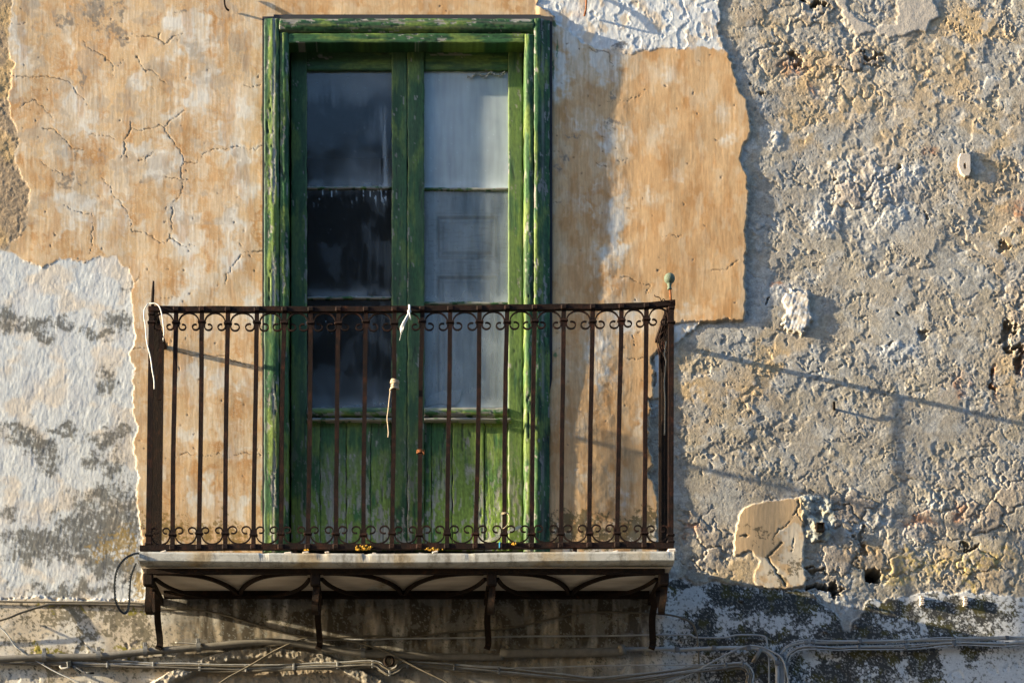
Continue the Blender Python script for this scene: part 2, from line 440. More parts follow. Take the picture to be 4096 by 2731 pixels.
HFIELD = {}
def build_facade():
    warp1 = fbm(U / 60, V / 60, 4, 3); warp2 = fbm(U / 60, V / 60, 4, 29)
    fine1 = fbm(U / 18, V / 18, 3, 5); fine2 = fbm(U / 18, V / 18, 3, 45)
    WU = U + 34 * warp1 + 8 * fine1; WV = V + 34 * warp2 + 8 * fine2
    big = fbm(U / 700, V / 700, 3, 9)
    edge = 9 * warp1 + 4 * fine1
    N200 = fbm(U / 210, V / 210, 4, 13)

    # ---------------- rubble masonry with mortar
    lime = blobs([(3480,760,130,110),(3380,700,60,50),(3640,700,60,50),(3560,860,90,60),(3060,1180,40,60),(3150,1180,60,50),(3100,560,50,40),(3500,2080,60,50),(3650,2150,70,60),(3420,2130,40,50),(3720,2020,50,50),(2680,2290,50,60),(3380,2420,60,60),(3600,1400,120,50),(3300,880,60,60)], WU, WV)
    stonez = blobs([(3300,60,260,90),(3100,200,120,130),(3450,300,250,150),(3350,2060,300,150),(3700,2050,300,170),(4000,2000,200,250),(2800,2200,170,130),(4090,1300,70,200),(3500,2260,300,110),(3950,2250,250,110),(3450,760,170,130),(2760,2080,90,60)], WU, WV)
    sx, sy = (U + 40 * warp1) / 118, (V + 40 * warp2) / 92
    f1, f2, cid = worley(sx, sy, 2)
    gap = f2 - f1
    ch = ((cid % 97) / f32(97) - 0.5)
    stones = sst(0.0, 0.17, gap) * (0.020 + 0.016 * ch) + 0.010 * (0.5 - f1)
    g1, g2, gid = worley((U + 14 * fine1) / 44, (V + 14 * fine2) / 36, 8)
    peb = sst(0.0, 0.35, g2 - g1) * (0.006 + 0.005 * ((gid % 89) / f32(89) - .5)) + 0.004 * (0.6 - g1)
    mask_tool = sst(-0.20, 0.40, fbm(U / 280, V / 280, 3, 77))           # where the roughcast still has its lumps
    lump = fbm(U / 34 + 0.6 * warp2, V / 34 + 0.5 * warp1, 3, 21)
    bil = 1 - 2.1 * np.abs(fbm(U / 95 + 0.3 * V / 95, V / 95 - 0.3 * U / 95, 4, 33))
    terr = fbm(U / 170 + .4 * warp1, V / 170 + .4 * warp2, 5, 51)
    terr_s = np.floor(terr * 5) / 5 + sst(0.80, 1.0, terr * 5 - np.floor(terr * 5)) / 5   # broken ledges
    SK0 = sst(0.0, 0.045, fbm(U / 230 + .3 * warp1, V / 170 + .3 * warp2, 5, 53, 0.56) - 0.03)
    hollow = blobs([(2990,2270,60,60),(2950,2300,70,40)], WU, WV) * 9
    p1, p2, pid = worley((U + 60 * warp1 + 10 * fine1) / 170, (V + 60 * warp2 + 10 * fine2) / 150, 14)
    q1, q2, qid = worley((U + 26 * warp1 + 9 * fine1) / 62, (V + 26 * warp2 + 9 * fine2) / 58, 19)
    plate = sst(0.0, 0.10, p2 - p1) * (((pid % 101) / f32(101)) - 0.35) * 0.0042 + sst(0.0, 0.14, q2 - q1) * (((qid % 103) / f32(103)) - 0.4) * 0.0022 * (0.3 + mask_tool)
    Hr = -0.0165 + 0.005 * big + plate + 0.0016 * terr_s + 0.0012 * pn(U / 120, V / 120, 17) + 0.0008 * bil * mask_tool
    Hr = Hr + 0.0006 * lump * mask_tool + 0.00060 * fbm(U / 13, V / 13, 2, 61) * (0.45 + 0.9 * mask_tool)
    Hr = Hr + stonez * (0.42 * stones - 0.004 + 0.14 * peb) + 0.00040 * fbm(U / 8, V / 8, 2, 63)
    Hr = Hr + lime * (0.005 + 0.26 * peb + 0.0016 * lump + 0.002 * warp2 + 0.0006 * fine1)
    SK = SK0 * (1 - np.clip(1.6 * stonez, 0, 1)) * (1 - np.clip(1.6 * lime, 0, 1))
    Hr = lerp(Hr, -0.0135 + 0.005 * big + 0.0012 * pn(U / 120, V / 120, 17) + 0.00045 * fbm(U / 13, V / 13, 2, 61) + 0.0004 * lump, SK)
    pit = 1 - sst(0.05, 0.11, worley((U + 5 * fine1) / 75, (V + 5 * fine2) / 75, 37)[0])
    Hr = lerp(Hr, -0.007 + 0.0015 * warp1 + 0.0006 * fine1, np.clip(hollow / 6, 0, 1) * 0.8)
    Hr = Hr - 0.005 * pit * mask_tool
    crk = np.abs(fbm(U / 150 + 0.5 * warp2, V / 190 + .5 * warp1, 3, 91))
    cm = sst(-0.05, 0.15, fbm(U / 260, V / 260, 2, 95)) * (1 - sst(0.0, 0.022, crk))
    Hr = Hr - 0.0035 * cm
    Hr = Hr - 0.18 * (1 - sst(0.75, 1.15, np.abs((U + 5 * fine1 - 3495) / 31) ** 6 + np.abs((V + 5 * fine2 - 2300) / 28) ** 6))
    for (hu, hv, a, b, dep, p) in [(3292,2356,80,20,.11,2.5),(3262,18,27,20,.12,3),(3082,1203,12,9,.06,3),(3500,225,38,14,.035,2),(3180,228,30,14,.03,2),(3330,705,22,10,.04,2),(3600,665,16,12,.03,2),(3690,860,14,10,.03,2),(3600,1240,9,9,.03,2),(3708,1325,14,22,.02,2),(4030,1350,26,60,.05,2),(4080,1420,22,60,.05,2),(3985,1530,9,40,.03,2),(3560,1370,8,8,.02,2),(3450,2165,14,60,.03,2),(3260,2280,40,10,.03,2),(3880,2180,60,8,.03,2),(4020,975,36,16,.022,2),(3030,370,18,12,.02,2)]:
        r = (np.abs((WU - hu) / a) ** p + np.abs((WV - hv) / b) ** p)
        Hr = Hr - dep * (1 - sst(0.55, 1.25, r))
    tan = blobs([(3300,250,260,160),(3500,420,220,160),(3200,480,160,120),(3800,150,260,120),(3650,330,200,120),(4050,900,120,200),(3950,600,160,160),(3100,1420,140,110),(2760,1500,90,200),(3000,1600,120,100),(3500,2200,200,60),(3900,2250,200,80),(3100,130,120,120),(4060,1500,70,150)], WU, WV)
    Cr = np.empty(U.shape + (3,), f32); Cr[:] = (0.345, 0.305, 0.248)
    Cr = cmix(Cr, (0.47, 0.335, 0.185), np.clip(tan * (0.95 + 0.9 * N200), 0, 1) * 0.95)
    Cr = cmix(Cr, (0.38, 0.33, 0.245), sst(-0.05, 0.5, fbm(U / 150, V / 150, 4, 111)) * 0.5)
    Cr = cmix(Cr, (0.325, 0.322, 0.305), sst(0.05, 0.45, fbm(U / 240, V / 240, 4, 121)) * 0.7)
    Cr = cmix(Cr, (0.45, 0.435, 0.40), sst(0.15, 0.5, fbm(U / 70, V / 70, 3, 131)) * 0.55)
    Cr = cmix(Cr, (0.51, 0.515, 0.505), np.clip(lime * 1.2 * (0.8 + 0.7 * warp2), 0, 1) * 0.85)
    st = stonez * sst(0.0, 0.2, gap)
    Cr = cmix(Cr, (0.34, 0.27, 0.21), st * np.clip(ch * 1.6 + 0.1, 0, 0.75))
    Cr = cmix(Cr, (0.52, 0.44, 0.33), st * np.clip(-ch * 1.6, 0, 0.7))
    red = blobs([(3165,262,45,28),(3262,360,18,36),(3675,2075,60,26),(3850,2050,26,30),(3830,1540,30,40),(3990,1525,12,60),(4085,1440,20,50),(3720,600,20,18),(2760,2110,30,24),(3110,1130,14,14),(4075,840,40,40)], WU, WV)
    Cr = cmix(Cr, (0.42, 0.20, 0.105), np.clip(red * (0.9 + fine1), 0, 1) * 0.8)
    yel = blobs([(3870,2265,40,60),(3880,2335,40,20),(3640,2250,60,50),(3730,2260,60,40),(3980,2230,50,40),(2950,2300,50,12),(2900,2320,70,10),(3590,2310,50,40)], WU, WV)
    Cr = cmix(Cr, (0.60, 0.43, 0.11), np.clip(yel * (0.8 + 1.6 * fine2), 0, 1) * 0.55)
    Cr = cmix(Cr, (0.50, 0.37, 0.22), np.clip(hollow / 7, 0, 1) * 0.9)
    Cr = Cr * (1 + 0.10 * SK)[..., None]
    Cr = Cr * (1 + 0.16 * lump + 0.20 * fine1)[..., None]
    Cr = cmix(Cr, (0.12, 0.10, 0.085), np.clip(cm, 0, 1) * 0.5)

    ringS = sdf([(3300,-300),(3337,0),(3393,77),(3421,133),(3477,119),(3554,151),(3603,140),(3659,119),(3708,130),(3730,77),(3765,63),(3737,0),(3740,-300),(3582,-300),(3582,0),(3596,42),(3589,91),(3519,98),(3449,84),(3393,42),(3370,-300)]) + edge
    rt = sst(-5, 4, ringS)
    Hr = lerp(Hr, -0.009 + 0.0012 * warp1 + 0.0004 * fine1, rt)
    Cr = cmix(Cr, (0.46, 0.405, 0.34), sst(-2, 3, ringS)); Hr = Hr + 0.0045 * (1 - sst(2990, 3170, U))
    # ---------------- older grey-brown coat at the far left
    Hb = -0.0025 + 0.001 * N200 + 0.0008 * fine1 + 0.0035 * terr_s
    Cb = np.empty_like(Cr); Cb[:] = (0.30, 0.225, 0.15)
    Cb = cmix(Cb, (0.43, 0.30, 0.155), sst(-0.1, 0.4, N200)); Cb = Cb * (1 + 0.2 * fine1)[..., None]

    # ---------------- lower plaster band with mould, moss, painted balcony shade and the arch below
    arch = np.sqrt((U - 1072) ** 2 + (V - 3437) ** 2) + 5 * warp1
    ring = sst(800, 808, arch) * (1 - sst(842, 850, arch))
    inner = 1 - sst(796, 804, arch)
    Hd = 0.004 + 0.002 * N200 + 0.0005 * fbm(U / 50, V / 50, 3, 151) + 0.0002 * fine1
    Hd = Hd + ring * (0.026 + 0.003 * fine1 + 0.004 * warp2) + inner * (-0.006 + 0.004 * terr_s + 0.003 * lump)
    Hd = Hd - 0.016 * sst(2640, 2720, U)
    Hd = Hd - sst(0.3, 0.45, fbm(U / 90, V / 90, 4, 155)) * 0.003 * (V > 2560)
    Cd = np.empty_like(Cr); Cd[:] = (0.56, 0.475, 0.36)
    Cd = cmix(Cd, (0.60, 0.56, 0.49), sst(-0.1, 0.4, N200))
    right = sst(2560, 2700, U)
    Cd = cmix(Cd, (0.60, 0.61, 0.61), right * 0.8)
    under = sst(640, 800, WU) * (1 - sst(2560, 2660, WU)) * sst(2300, 2330, V) * (1 - 0.35 * sst(2560, 2640, WV))  # balcony's shade painted into the plaster as dark pigment
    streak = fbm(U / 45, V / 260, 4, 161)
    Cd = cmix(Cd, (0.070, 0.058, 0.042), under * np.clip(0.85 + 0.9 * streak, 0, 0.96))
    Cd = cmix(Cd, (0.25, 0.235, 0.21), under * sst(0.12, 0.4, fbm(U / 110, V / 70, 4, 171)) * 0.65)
    Cd = cmix(Cd, (0.34, 0.27, 0.19), inner * 0.8)
    mo = fbm(U / 16, V / 16, 4, 181, 0.7); mo2 = fbm(U / 90, V / 110, 4, 191)
    dz = blobs([(2960,2400,190,70),(3420,2500,80,80),(3600,2420,140,30),(3850,2410,120,26),(3100,2400,160,60),(3200,2440,120,80),(2830,2480,90,60),(3000,2540,260,30),(3380,2470,60,60),(3330,2560,90,90),(2900,2570,180,40),(3560,2440,100,40),(3640,2470,120,40),(3780,2440,90,40),(3920,2430,70,40),(3980,2460,60,40),(3500,2540,160,40),(3800,2540,160,40),(3300,2680,150,80),(3480,2660,130,100),(3700,2660,80,90),(3600,2620,90,40),(3060,2680,100,90),(2930,2690,110,60),(2740,2340,60,18),(3150,2380,120,20),(2700,2320,60,14),(3420,2720,120,60),(3900,2600,60,40)], WU, WV)
    clear = blobs([(2880,2480,40,45),(2930,2440,30,20),(3130,2490,45,25),(3270,2480,40,25),(3590,2490,40,40),(3690,2480,24,50),(3240,2640,40,90),(3330,2620,40,40),(3630,2640,30,45),(3790,2640,50,60),(3460,2680,45,50),(2780,2400,60,40)], WU, WV)
    dz = np.clip(dz * 1.7 - clear * 1.1, 0, 1.2)
    dmask = sst(0.34, 0.50, dz + 0.85 * mo + 0.30 * mo2)
    Cd = cmix(Cd, (0.030, 0.029, 0.026), dmask * 0.95)
    Cd = cmix(Cd, (0.085, 0.075, 0.022), dmask * sst(0.1, 0.45, fbm(U / 60, V / 60, 4, 201)) * 0.8)
    Cd = cmix(Cd, (0.40, 0.40, 0.37), dmask * sst(0.38, 0.5, mo + 0.1 * fine2) * 0.6)
    lz = blobs([(260,2432,220,22),(480,2442,160,26),(330,2465,200,26),(150,2610,160,24),(300,2600,120,20),(520,2600,60,40),(560,2520,50,80),(480,2480,50,50),(205,2700,24,60),(700,2560,30,24),(60,2560,80,20),(400,2540,120,20),(560,2660,60,30)], WU, WV)
    lmask = sst(0.45, 0.65, lz + 0.6 * mo + 0.3 * mo2)
    Cd = cmix(Cd, (0.17, 0.145, 0.095), lmask * 0.85)
    moss = blobs([(180,2608,70,22),(500,2600,70,16),(240,2430,80,12),(540,2435,50,14)], WU, WV)
    Cd = cmix(Cd, (0.26, 0.22, 0.03), sst(0.4, 0.7, moss + 0.5 * mo * sst(0.05, 0.3, moss)) * 0.85)
    Cd = cmix(Cd, (0.06, 0.055, 0.05), (1 - sst(0.03, 0.07, worley(U / 95, V / 95, 31)[0])) * (U < 700) * 0.8)

    # ---------------- rough flaking whitewash at the left
    sl1 = fbm((U + 0.35 * V) / 22, V / 80, 3, 211)
    lay = fbm(U / 60 + .2 * warp1, V / 85, 4, 221)
    lay_s = sst(0.02, 0.09, lay) * 0.0014 + sst(-0.30, -0.22, lay) * 0.0012
    Hc = -0.0035 + 0.0016 * pn(U / 220, V / 260, 15) + 0.00022 * sl1 * (0.5 + mask_tool) + 0.32 * lay_s + 0.00016 * fine1 + 0.00030 * fbm((U + 0.25 * V) / 10, V / 42, 2, 217)
    Cc = np.empty_like(Cr); Cc[:] = (0.565, 0.58, 0.575)
    Cc = cmix(Cc, (0.63, 0.51, 0.37), sst(0.0, 0.5, fbm(U / 190, V / 150, 4, 231)) * 0.55)
    Cc = cmix(Cc, (0.52, 0.52, 0.52), sst(0.1, 0.4, fbm(U / 120, V / 180, 3, 241)) * 0.5)
    cz = blobs([(440,2110,130,110),(520,2090,60,130),(360,2150,140,70),(200,2180,160,50),(460,2260,140,50),(240,1290,60,26),(470,1280,60,40),(260,1720,90,26),(370,1850,50,40),(480,1720,40,50),(250,2090,60,40),(440,2060,100,60),(120,1310,90,40),(400,1330,100,24),(180,1345,40,30),(60,1720,110,30),(160,1790,60,40),(200,1830,40,50),(400,1990,110,50),(500,2030,70,110),(340,2080,120,60),(430,2140,170,70),(530,2120,40,100),(430,1530,30,60),(420,1760,90,40),(460,1860,60,60),(40,2060,60,30),(330,2010,60,30),(150,2150,150,35),(300,2230,240,30),(100,2220,120,30),(520,1150,20,40),(520,2250,50,80),(40,1290,50,60),(100,1750,80,26),(320,2360,300,26),(560,2320,30,80)], WU, WV)
    drip = fbm((U + .2 * V) / 9, V / 48, 3, 227, 0.6)
    cmask = sst(0.25, 1.05, cz * 1.15 + (0.34 * mo + 0.38 * drip + 0.22 * mo2) * (0.35 + 0.65 * sst(0.02, 0.3, cz)))
    Cc = cmix(Cc, (0.085, 0.080, 0.066), cmask * 0.84)
    ygr = blobs([(500,2180,70,70),(420,2190,60,40),(560,2350,30,60)], WU, WV)
    Cc = cmix(Cc, (0.34, 0.23, 0.07), sst(0.4, 0.8, ygr + 0.6 * mo * sst(0.05, 0.3, ygr)) * 0.7)

    # ---------------- ochre coat
    brush = pn(U / 9 + 0.5 * warp1, V / 170, 251) + 0.6 * pn(U / 4.6, V / 110, 261)
    swirl = fbm(U / 46 + 1.6 * warp1, V / 46 + 1.6 * warp2, 2, 271)
    Ho = 0.0050 * big + 0.0011 * pn(U / 210, V / 210, 13) + 0.00013 * brush + 0.00012 * swirl * (0.4 + mask_tool) + 0.0007 * pn(U / 90, V / 150, 281)
    lean = np.clip((V - 200) / 1900, 0, 1) * sst(2150, 2250, U)         # the coat swells towards the bottom right of the door
    Ho = Ho + 0.020 * lean + 0.011 * (1 - sst(2240, 2570, U + 25 * warp1)) * sst(2140, 2160, U) + 0.0012 * pn(U / 130, V / 170, 287) * sst(2200, 2300, U)
    Co = np.empty_like(Cr); Co[:] = (0.53, 0.335, 0.170)
    cloud = fbm(U / 230 + 0.5 * warp1, V / 260 + 0.5 * warp2, 4, 297, 0.55)
    tide = np.abs(((cloud * 3.1) % 1.0) - 0.5) * 2
    Co = cmix(Co, (0.45, 0.235, 0.090), sst(0.0, 0.5, fbm(U / 110, V / 240, 4, 301)) * 0.7)
    Co = cmix(Co, (0.60, 0.43, 0.25), sst(-0.15, 0.35, cloud) * 0.75 * (1 - 0.6 * sst(2100, 2300, U)))
    wear = blobs([(60,120,35,130),(80,340,50,60),(300,420,60,70),(330,520,70,60),(620,480,90,40),(700,80,60,60),(760,200,60,120),(830,300,50,80),(600,500,110,35),(560,600,80,40),(700,660,40,80),(730,860,70,110),(330,800,120,40),(420,870,90,60),(310,930,90,60),(980,480,50,60),(960,640,70,90),(1000,760,40,60),(900,1040,50,50),(780,1100,50,100),(1020,180,30,60),(740,1000,50,60),(400,760,60,40),(680,540,60,30),(250,600,60,50),(560,330,50,40),(940,880,60,50),(1010,1180,40,120),(730,1180,60,70),(620,650,60,60),(800,420,50,80),(760,1500,50,70),(880,1500,40,50),(990,1560,50,60),(740,1740,40,70),(930,1800,50,40),(820,1960,60,50),(960,2010,50,60),
                  (2260,150,110,110),(2390,260,120,90),(2460,330,90,70),(2200,330,60,80),(2280,500,60,60),(2450,560,110,60),(2620,540,50,60),(2650,300,80,40),(2440,880,70,60),(2450,960,50,80),(2400,1040,60,60),(2600,780,40,40),(2520,1280,110,70),(2430,1400,60,90),(2420,1520,50,80),(2550,1330,50,60),(2330,1900,30,60),(2390,1560,30,40),(2700,700,40,30),(2880,430,40,60),(2930,560,40,40),(2560,1700,30,60),(2500,2000,60,60),(2740,1240,40,26),(2240,250,50,60)], WU, WV)
    wn_ = wear * 0.62 + 0.25 * (U < 1100) + 0.22 * blobs([(2330,250,170,200),(2440,700,90,400),(2430,1250,90,300)], WU, WV) + 0.50 * fbm(U / 110 + 0.4 * warp1, V / 150 + 0.4 * warp2, 5, 321, 0.55) * (1 - 0.5 * sst(2480, 2600, U)) + 0.10 * brush
    wmask = sst(0.12, 0.72, wn_)
    Co = cmix(Co, (0.60, 0.50, 0.37), wmask * 0.85)
    Co = cmix(Co, (0.63, 0.53, 0.39), sst(0.80, 0.97, tide) * (U < 1100) * 0.5)
    Co = cmix(Co, (0.63, 0.60, 0.54), sst(0.50, 0.95, wn_) * 0.85)
    Co = cmix(Co, (0.58, 0.45, 0.30), sst(0.20, 0.55, fbm(U / 60, V / 110, 4, 331)) * 0.5)
    Co = cmix(Co, (0.42, 0.22, 0.085), sst(0.25, 0.60, fbm(U / 60, V / 200, 3, 341)) * 0.4)
    gz = blobs([(370,30,60,60),(260,85,30,40),(730,35,25,20),(500,160,40,25),(262,715,26,26),(325,715,26,14),(330,290,14,40),(390,70,40,40),(480,40,20,40),(2450,498,20,28),(2470,185,50,14),(2450,380,12,22),(2250,660,18,16),(570,730,14,30),(300,620,10,20),(470,130,60,30),(2480,200,30,16),(400,590,16,12),(2260,640,14,22),(2290,560,10,18)], WU, WV)
    gzm = sst(0.35, 0.85, gz + 0.45 * mo * sst(0.05, 0.30, gz))
    Co = cmix(Co, (0.17, 0.155, 0.135), gzm * 0.75)
    Co = cmix(Co, (0.36, 0.30, 0.235), sst(0.18, 0.5, fbm(U / 95 + .5 * warp1, V / 120, 4, 347) + 0.2 * brush) * (U < 1000) * (V < 900) * 0.5)
    bz = blobs([(2290,2110,110,70),(2420,2140,120,60),(2540,2120,110,70),(2600,2080,40,80),(2250,2170,60,40)], WU, WV) * sst(1960, 2060, V)
    bm = sst(0.42, 0.7, bz * 1.1 + (0.55 * mo + 0.3 * mo2) * sst(0.03, 0.25, bz))
    Co = cmix(Co, (0.63, 0.60, 0.53), sst(2060, 2120, WV) * (U > 2200) * sst(0.0, 0.2, mo2) * 0.8)
    Co = cmix(Co, (0.11, 0.088, 0.042), bm * 0.88)
    bl = blobs([(700,2130,50,60),(820,2140,70,45),(930,2150,60,50),(640,2110,60,70),(880,2080,20,40)], WU, WV)
    Co = cmix(Co, (0.20, 0.13, 0.035), sst(0.45, 0.75, bl + 0.6 * mo * sst(0.05, 0.3, bl)) * 0.8)
    pin = (1 - sst(0.022, 0.05, worley((U + 6 * fine1) / 105, (V + 6 * fine2) / 105, 43)[0])) * sst(-.1, .2, mo2)
    Co = cmix(Co, (0.16, 0.11, 0.07), pin * 0.8); Ho = Ho - 0.0015 * pin
    grn = blobs([(1052,470,8,60),(1052,2000,10,80),(1340,70,160,6),(2218,100,12,14),(2228,200,4,40),(2212,280,5,50),(2220,1425,8,12),(1800,72,300,4),(1050,1350,5,60)], U + 4 * fine1, V + 6 * fine2)
    Co = cmix(Co, (0.06, 0.15, 0.06), sst(0.3, 0.6, grn) * 0.85)
    dk = blobs([(2200,40,40,40),(2170,30,60,20)], WU, WV)
    Co = cmix(Co, (0.20, 0.12, 0.08), dk * 0.7)
    Co = Co * (1 + 0.13 * brush + 0.03 * swirl)[..., None]

    # ---------------- cracks in the coat
    k = 0.7015
    z1 = lambda L: [(x * k, y * k) for x, y in L]
    z2 = lambda L: [(x * k, 1000 + y * k) for x, y in L]
    z3 = lambda L: [(2100 + x * .829, y * .829) for x, y in L]
    z4 = lambda L: [(2600 + x * .4662, 2000 + y * .4662) for x, y in L]
    CR = [(z1([(70,430),(130,445),(200,440),(290,440),(385,465),(420,490),(430,520),(480,570)]), 3.4),
          (z1([(690,215),(730,215),(765,185),(800,205),(860,220),(910,235),(945,255),(980,225),(1050,195)]), 3.2), (z1([(910,180),(905,230)]), 2),
          (z1([(490,235),(490,265),(560,310),(630,355),(660,375),(650,430)]), 2.6), (z1([(660,375),(700,345)]), 2),
          (z1([(680,910),(720,850),(715,800),(760,745),(850,735),(900,718),(940,725),(965,780),(980,810),(1030,860),(1045,930),(1110,935),(1130,905),(1180,860),(1250,855),(1330,840),(1410,840),(1450,855),(1500,835)]), 2.6),
          (z1([(940,725),(985,675),(1050,640)]), 2.2), (z1([(750,700),(760,745)]), 2),
          (z1([(1045,930),(1030,1010),(1045,1040),(1035,1100),(985,1160),(975,1300),(970,1365)]), 2.2),
          (z1([(940,1015),(1010,1025),(1080,1025)]), 2.2),
          (z1([(760,1325),(830,1325),(890,1375),(940,1385),(975,1365),(1040,1400),(1090,1385),(1110,1400)]), 3.0),
          (z1([(250,740),(310,740),(370,800),(420,850),(490,860)]), 2.8), (z1([(300,670),(250,610),(190,570),(110,610)]), 2.2),
          (z1([(520,1220),(540,1310),(510,1420),(515,1450)]), 2), (z1([(370,1170),(450,1210),(520,1215)]), 1.8),
          (z1([(1500,1440),(1440,1437),(1400,1435),(1340,1500),(1300,1568),(1285,1620)]), 2.6),
          (z1([(240,930),(290,970),(360,1000)]), 2), (z1([(1390,490),(1430,500),(1490,490)]), 1.8),
          (z1([(780,920),(820,915),(880,865)]), 2), (z1([(570,970),(600,1040),(640,1090),(670,1130),(715,1200),(760,1320)]), 1.8),
          (z1([(480,770),(560,765),(640,790),(700,800)]), 1.6), (z1([(780,330),(815,400),(870,410),(945,490)]), 1.8),
          (z1([(65,130),(140,145)]), 2), (z1([(150,620),(230,640)]), 1.5), (z1([(1360,1370),(1400,1435)]), 1.8),
          (z2([(755,570),(840,565)]), 2.4), (z2([(940,530),(990,575),(1090,600),(1200,600),(1280,605),(1350,640),(1450,660)]), 3.0),
          (z2([(920,1190),(1000,1170),(1070,1160),(1120,1165),(1200,1165),(1250,1160),(1300,1170),(1400,1160),(1490,1170)]), 2.0),
          (z2([(915,270),(1000,270),(1040,265)]), 1.5), (z2([(760,190),(805,160)]), 2), (z2([(810,1220),(830,1210)]), 2),
          (z3([(390,490),(430,485),(500,487),(560,460)]), 2.2), (z3([(310,240),(350,255),(395,258),(410,270),(425,320)]), 3),
          (z3([(400,1325),(500,1345),(550,1360),(600,1385),(590,1420)]), 2.4), (z3([(900,1310),(960,1300),(1000,1285),(1030,1250)]), 2.6),
          (z3([(345,790),(385,815)]), 2), (z3([(425,770),(460,782),(490,765)]), 2), (z3([(360,665),(400,668)]), 2), (z3([(270,160),(320,200),(350,250)]), 2.6),
          (z3([(130,985),(180,985)]), 1.5), (z3([(130,735),(180,735)]), 1.5), (z3([(640,1140),(760,1145)]), 1.4),
          ([(2505,1437), (2540,1441), (2580,1433)], 2.6), ([(2530,1345), (2545,1385)], 2),
          (z4([(1290,0),(1265,90),(1190,190),(1100,270),(1050,320)]), 4.5), (z4([(1130,370),(1050,440),(1000,490),(1080,590),(1120,660),(1170,740)]), 6.5),
          (z4([(1265,100),(1330,200)]), 3), (z4([(755,295),(830,315)]), 2.4), (z4([(1235,330),(1210,420)]), 3)]
    K = np.zeros(U.shape, f32)
    for L, w in CR:
        L = np.array(L); m = 30
        ia, ib = np.searchsorted(us, [L[:, 0].min() - m, L[:, 0].max() + m]); ja, jb = np.searchsorted(vs, [L[:, 1].min() - m, L[:, 1].max() + m])
        s = (slice(ja, jb), slice(ia, ib))
        x = U[s] + 9 * warp1[s] + 4 * fine1[s]; y = V[s] + 9 * warp2[s] + 4 * fine2[s]
        D = np.full(x.shape, 1e9, f32)
        for (x0, y0), (x1, y1) in zip(L[:-1], L[1:]):
            ex, ey = x1 - x0, y1 - y0
            t = np.clip(((x - x0) * ex + (y - y0) * ey) / (ex * ex + ey * ey), 0, 1)
            D = np.minimum(D, (x - x0 - t * ex) ** 2 + (y - y0 - t * ey) ** 2)
        ww = 0.50 * w * (1 + 1.1 * np.clip(warp2[s], -0.6, 0.8))
        K[s] = np.maximum(K[s], 1 - sst(0.35, 1.5, np.sqrt(D) / ww))
    Ho = Ho - 0.0020 * K
    Kc = np.clip(K * 0.75, 0, 0.85)
    Co = cmix(Co, (0.10, 0.065, 0.035), Kc)

    # ---------------- flaking white coat at the upper right, and small pieces
    Hw = -0.003 + 0.0014 * pn(U / 220, V / 200, 16) + lay_s * 0.6 + 0.0004 * sl1 + 0.0004 * fine1 - 0.0025 * sst(0.25, 0.4, lay)
    Cw = np.empty_like(Cr); Cw[:] = (0.62, 0.62, 0.60)
    Cw = cmix(Cw, (0.58, 0.42, 0.25), sst(0.1, 0.45, fbm(U / 70, V / 90, 4, 371)) * 0.6)
    Cw = cmix(Cw, (0.52, 0.53, 0.54), sst(0.1, 0.4, fbm(U / 80, V / 120, 3, 381)) * 0.5)
    Cw = cmix(Cw, (0.14, 0.125, 0.11), gzm * 0.8)

    Hg = -0.001 + 0.0004 * warp1 + 0.0002 * brush + 0.001 * N200 - 0.006 * K
    Cg = np.empty_like(Cr); Cg[:] = (0.58, 0.40, 0.225)
    Cg = cmix(Cg, (0.64, 0.55, 0.42), sst(0.3, 0.7, blobs([(3180,2200,60,80),(3080,2300,70,60),(3190,2300,50,40),(3170,2120,40,40)], WU, WV) + .3 * warp1) * 0.9)
    Cg = Cg * (1 + 0.12 * brush)[..., None]
    Cg = cmix(Cg, (0.11, 0.09, 0.055), sst(0.62, 0.85, blobs([(3160,2250,40,30),(3190,2275,40,30),(3080,2310,40,16),(2990,2100,40,14),(3040,2130,40,16),(3040,2160,30,10),(3130,2330,30,20)], WU, WV) + 0.55 * mo) * 0.85)
    Cg = cmix(Cg, (0.08, 0.07, 0.04), K * 0.8)

    Hm = -0.006 + 0.012 * warp1 + 0.005 * fine1
    Cm = np.empty_like(Cr); Cm[:] = (0.36, 0.37, 0.34)
    Cm = cmix(Cm, (0.56, 0.48, 0.33), sst(0.0, 0.35, warp2)); Cm = cmix(Cm, (0.10, 0.10, 0.09), sst(0.15, 0.45, fbm(U / 40, V / 40, 4, 391)) * 0.8)

    Hl = 0.002 + 0.004 * warp1 + 0.0016 * pn((U + .3 * V) / 9, V / 60, 401) + 0.00005 * (U - 3190)
    Cl = np.empty_like(Cr); Cl[:] = (0.47, 0.42, 0.36); Cl = cmix(Cl, (0.56, 0.57, 0.58), sst(0, .4, fine2))

    # ---------------- lay the coats over one another
    H = Hr; C = Cr; R = np.zeros(U.shape, np.int8)
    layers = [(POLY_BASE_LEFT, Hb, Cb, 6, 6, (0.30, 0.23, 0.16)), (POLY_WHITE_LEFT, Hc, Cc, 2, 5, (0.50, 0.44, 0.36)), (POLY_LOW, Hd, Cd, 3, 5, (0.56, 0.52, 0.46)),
              (POLY_OCHRE, Ho, Co, 1, 4, (0.57, 0.47, 0.35)), (POLY_WHITE_TOP, Hw, Cw, 5, 5, (0.57, 0.5, 0.42)), (POLY_CHIP, Hw + 0.001, Cw, 5, 3, (0.57, 0.52, 0.45)),
              (POLY_PATCH, Hg, Cg, 4, 4, (0.60, 0.52, 0.42)), (POLY_CEMENT, Hm, Cm, 7, 6, (0.4, 0.38, 0.34)), (POLY_LUMP, Hl, Cl, 8, 4, (0.62, 0.57, 0.5))]
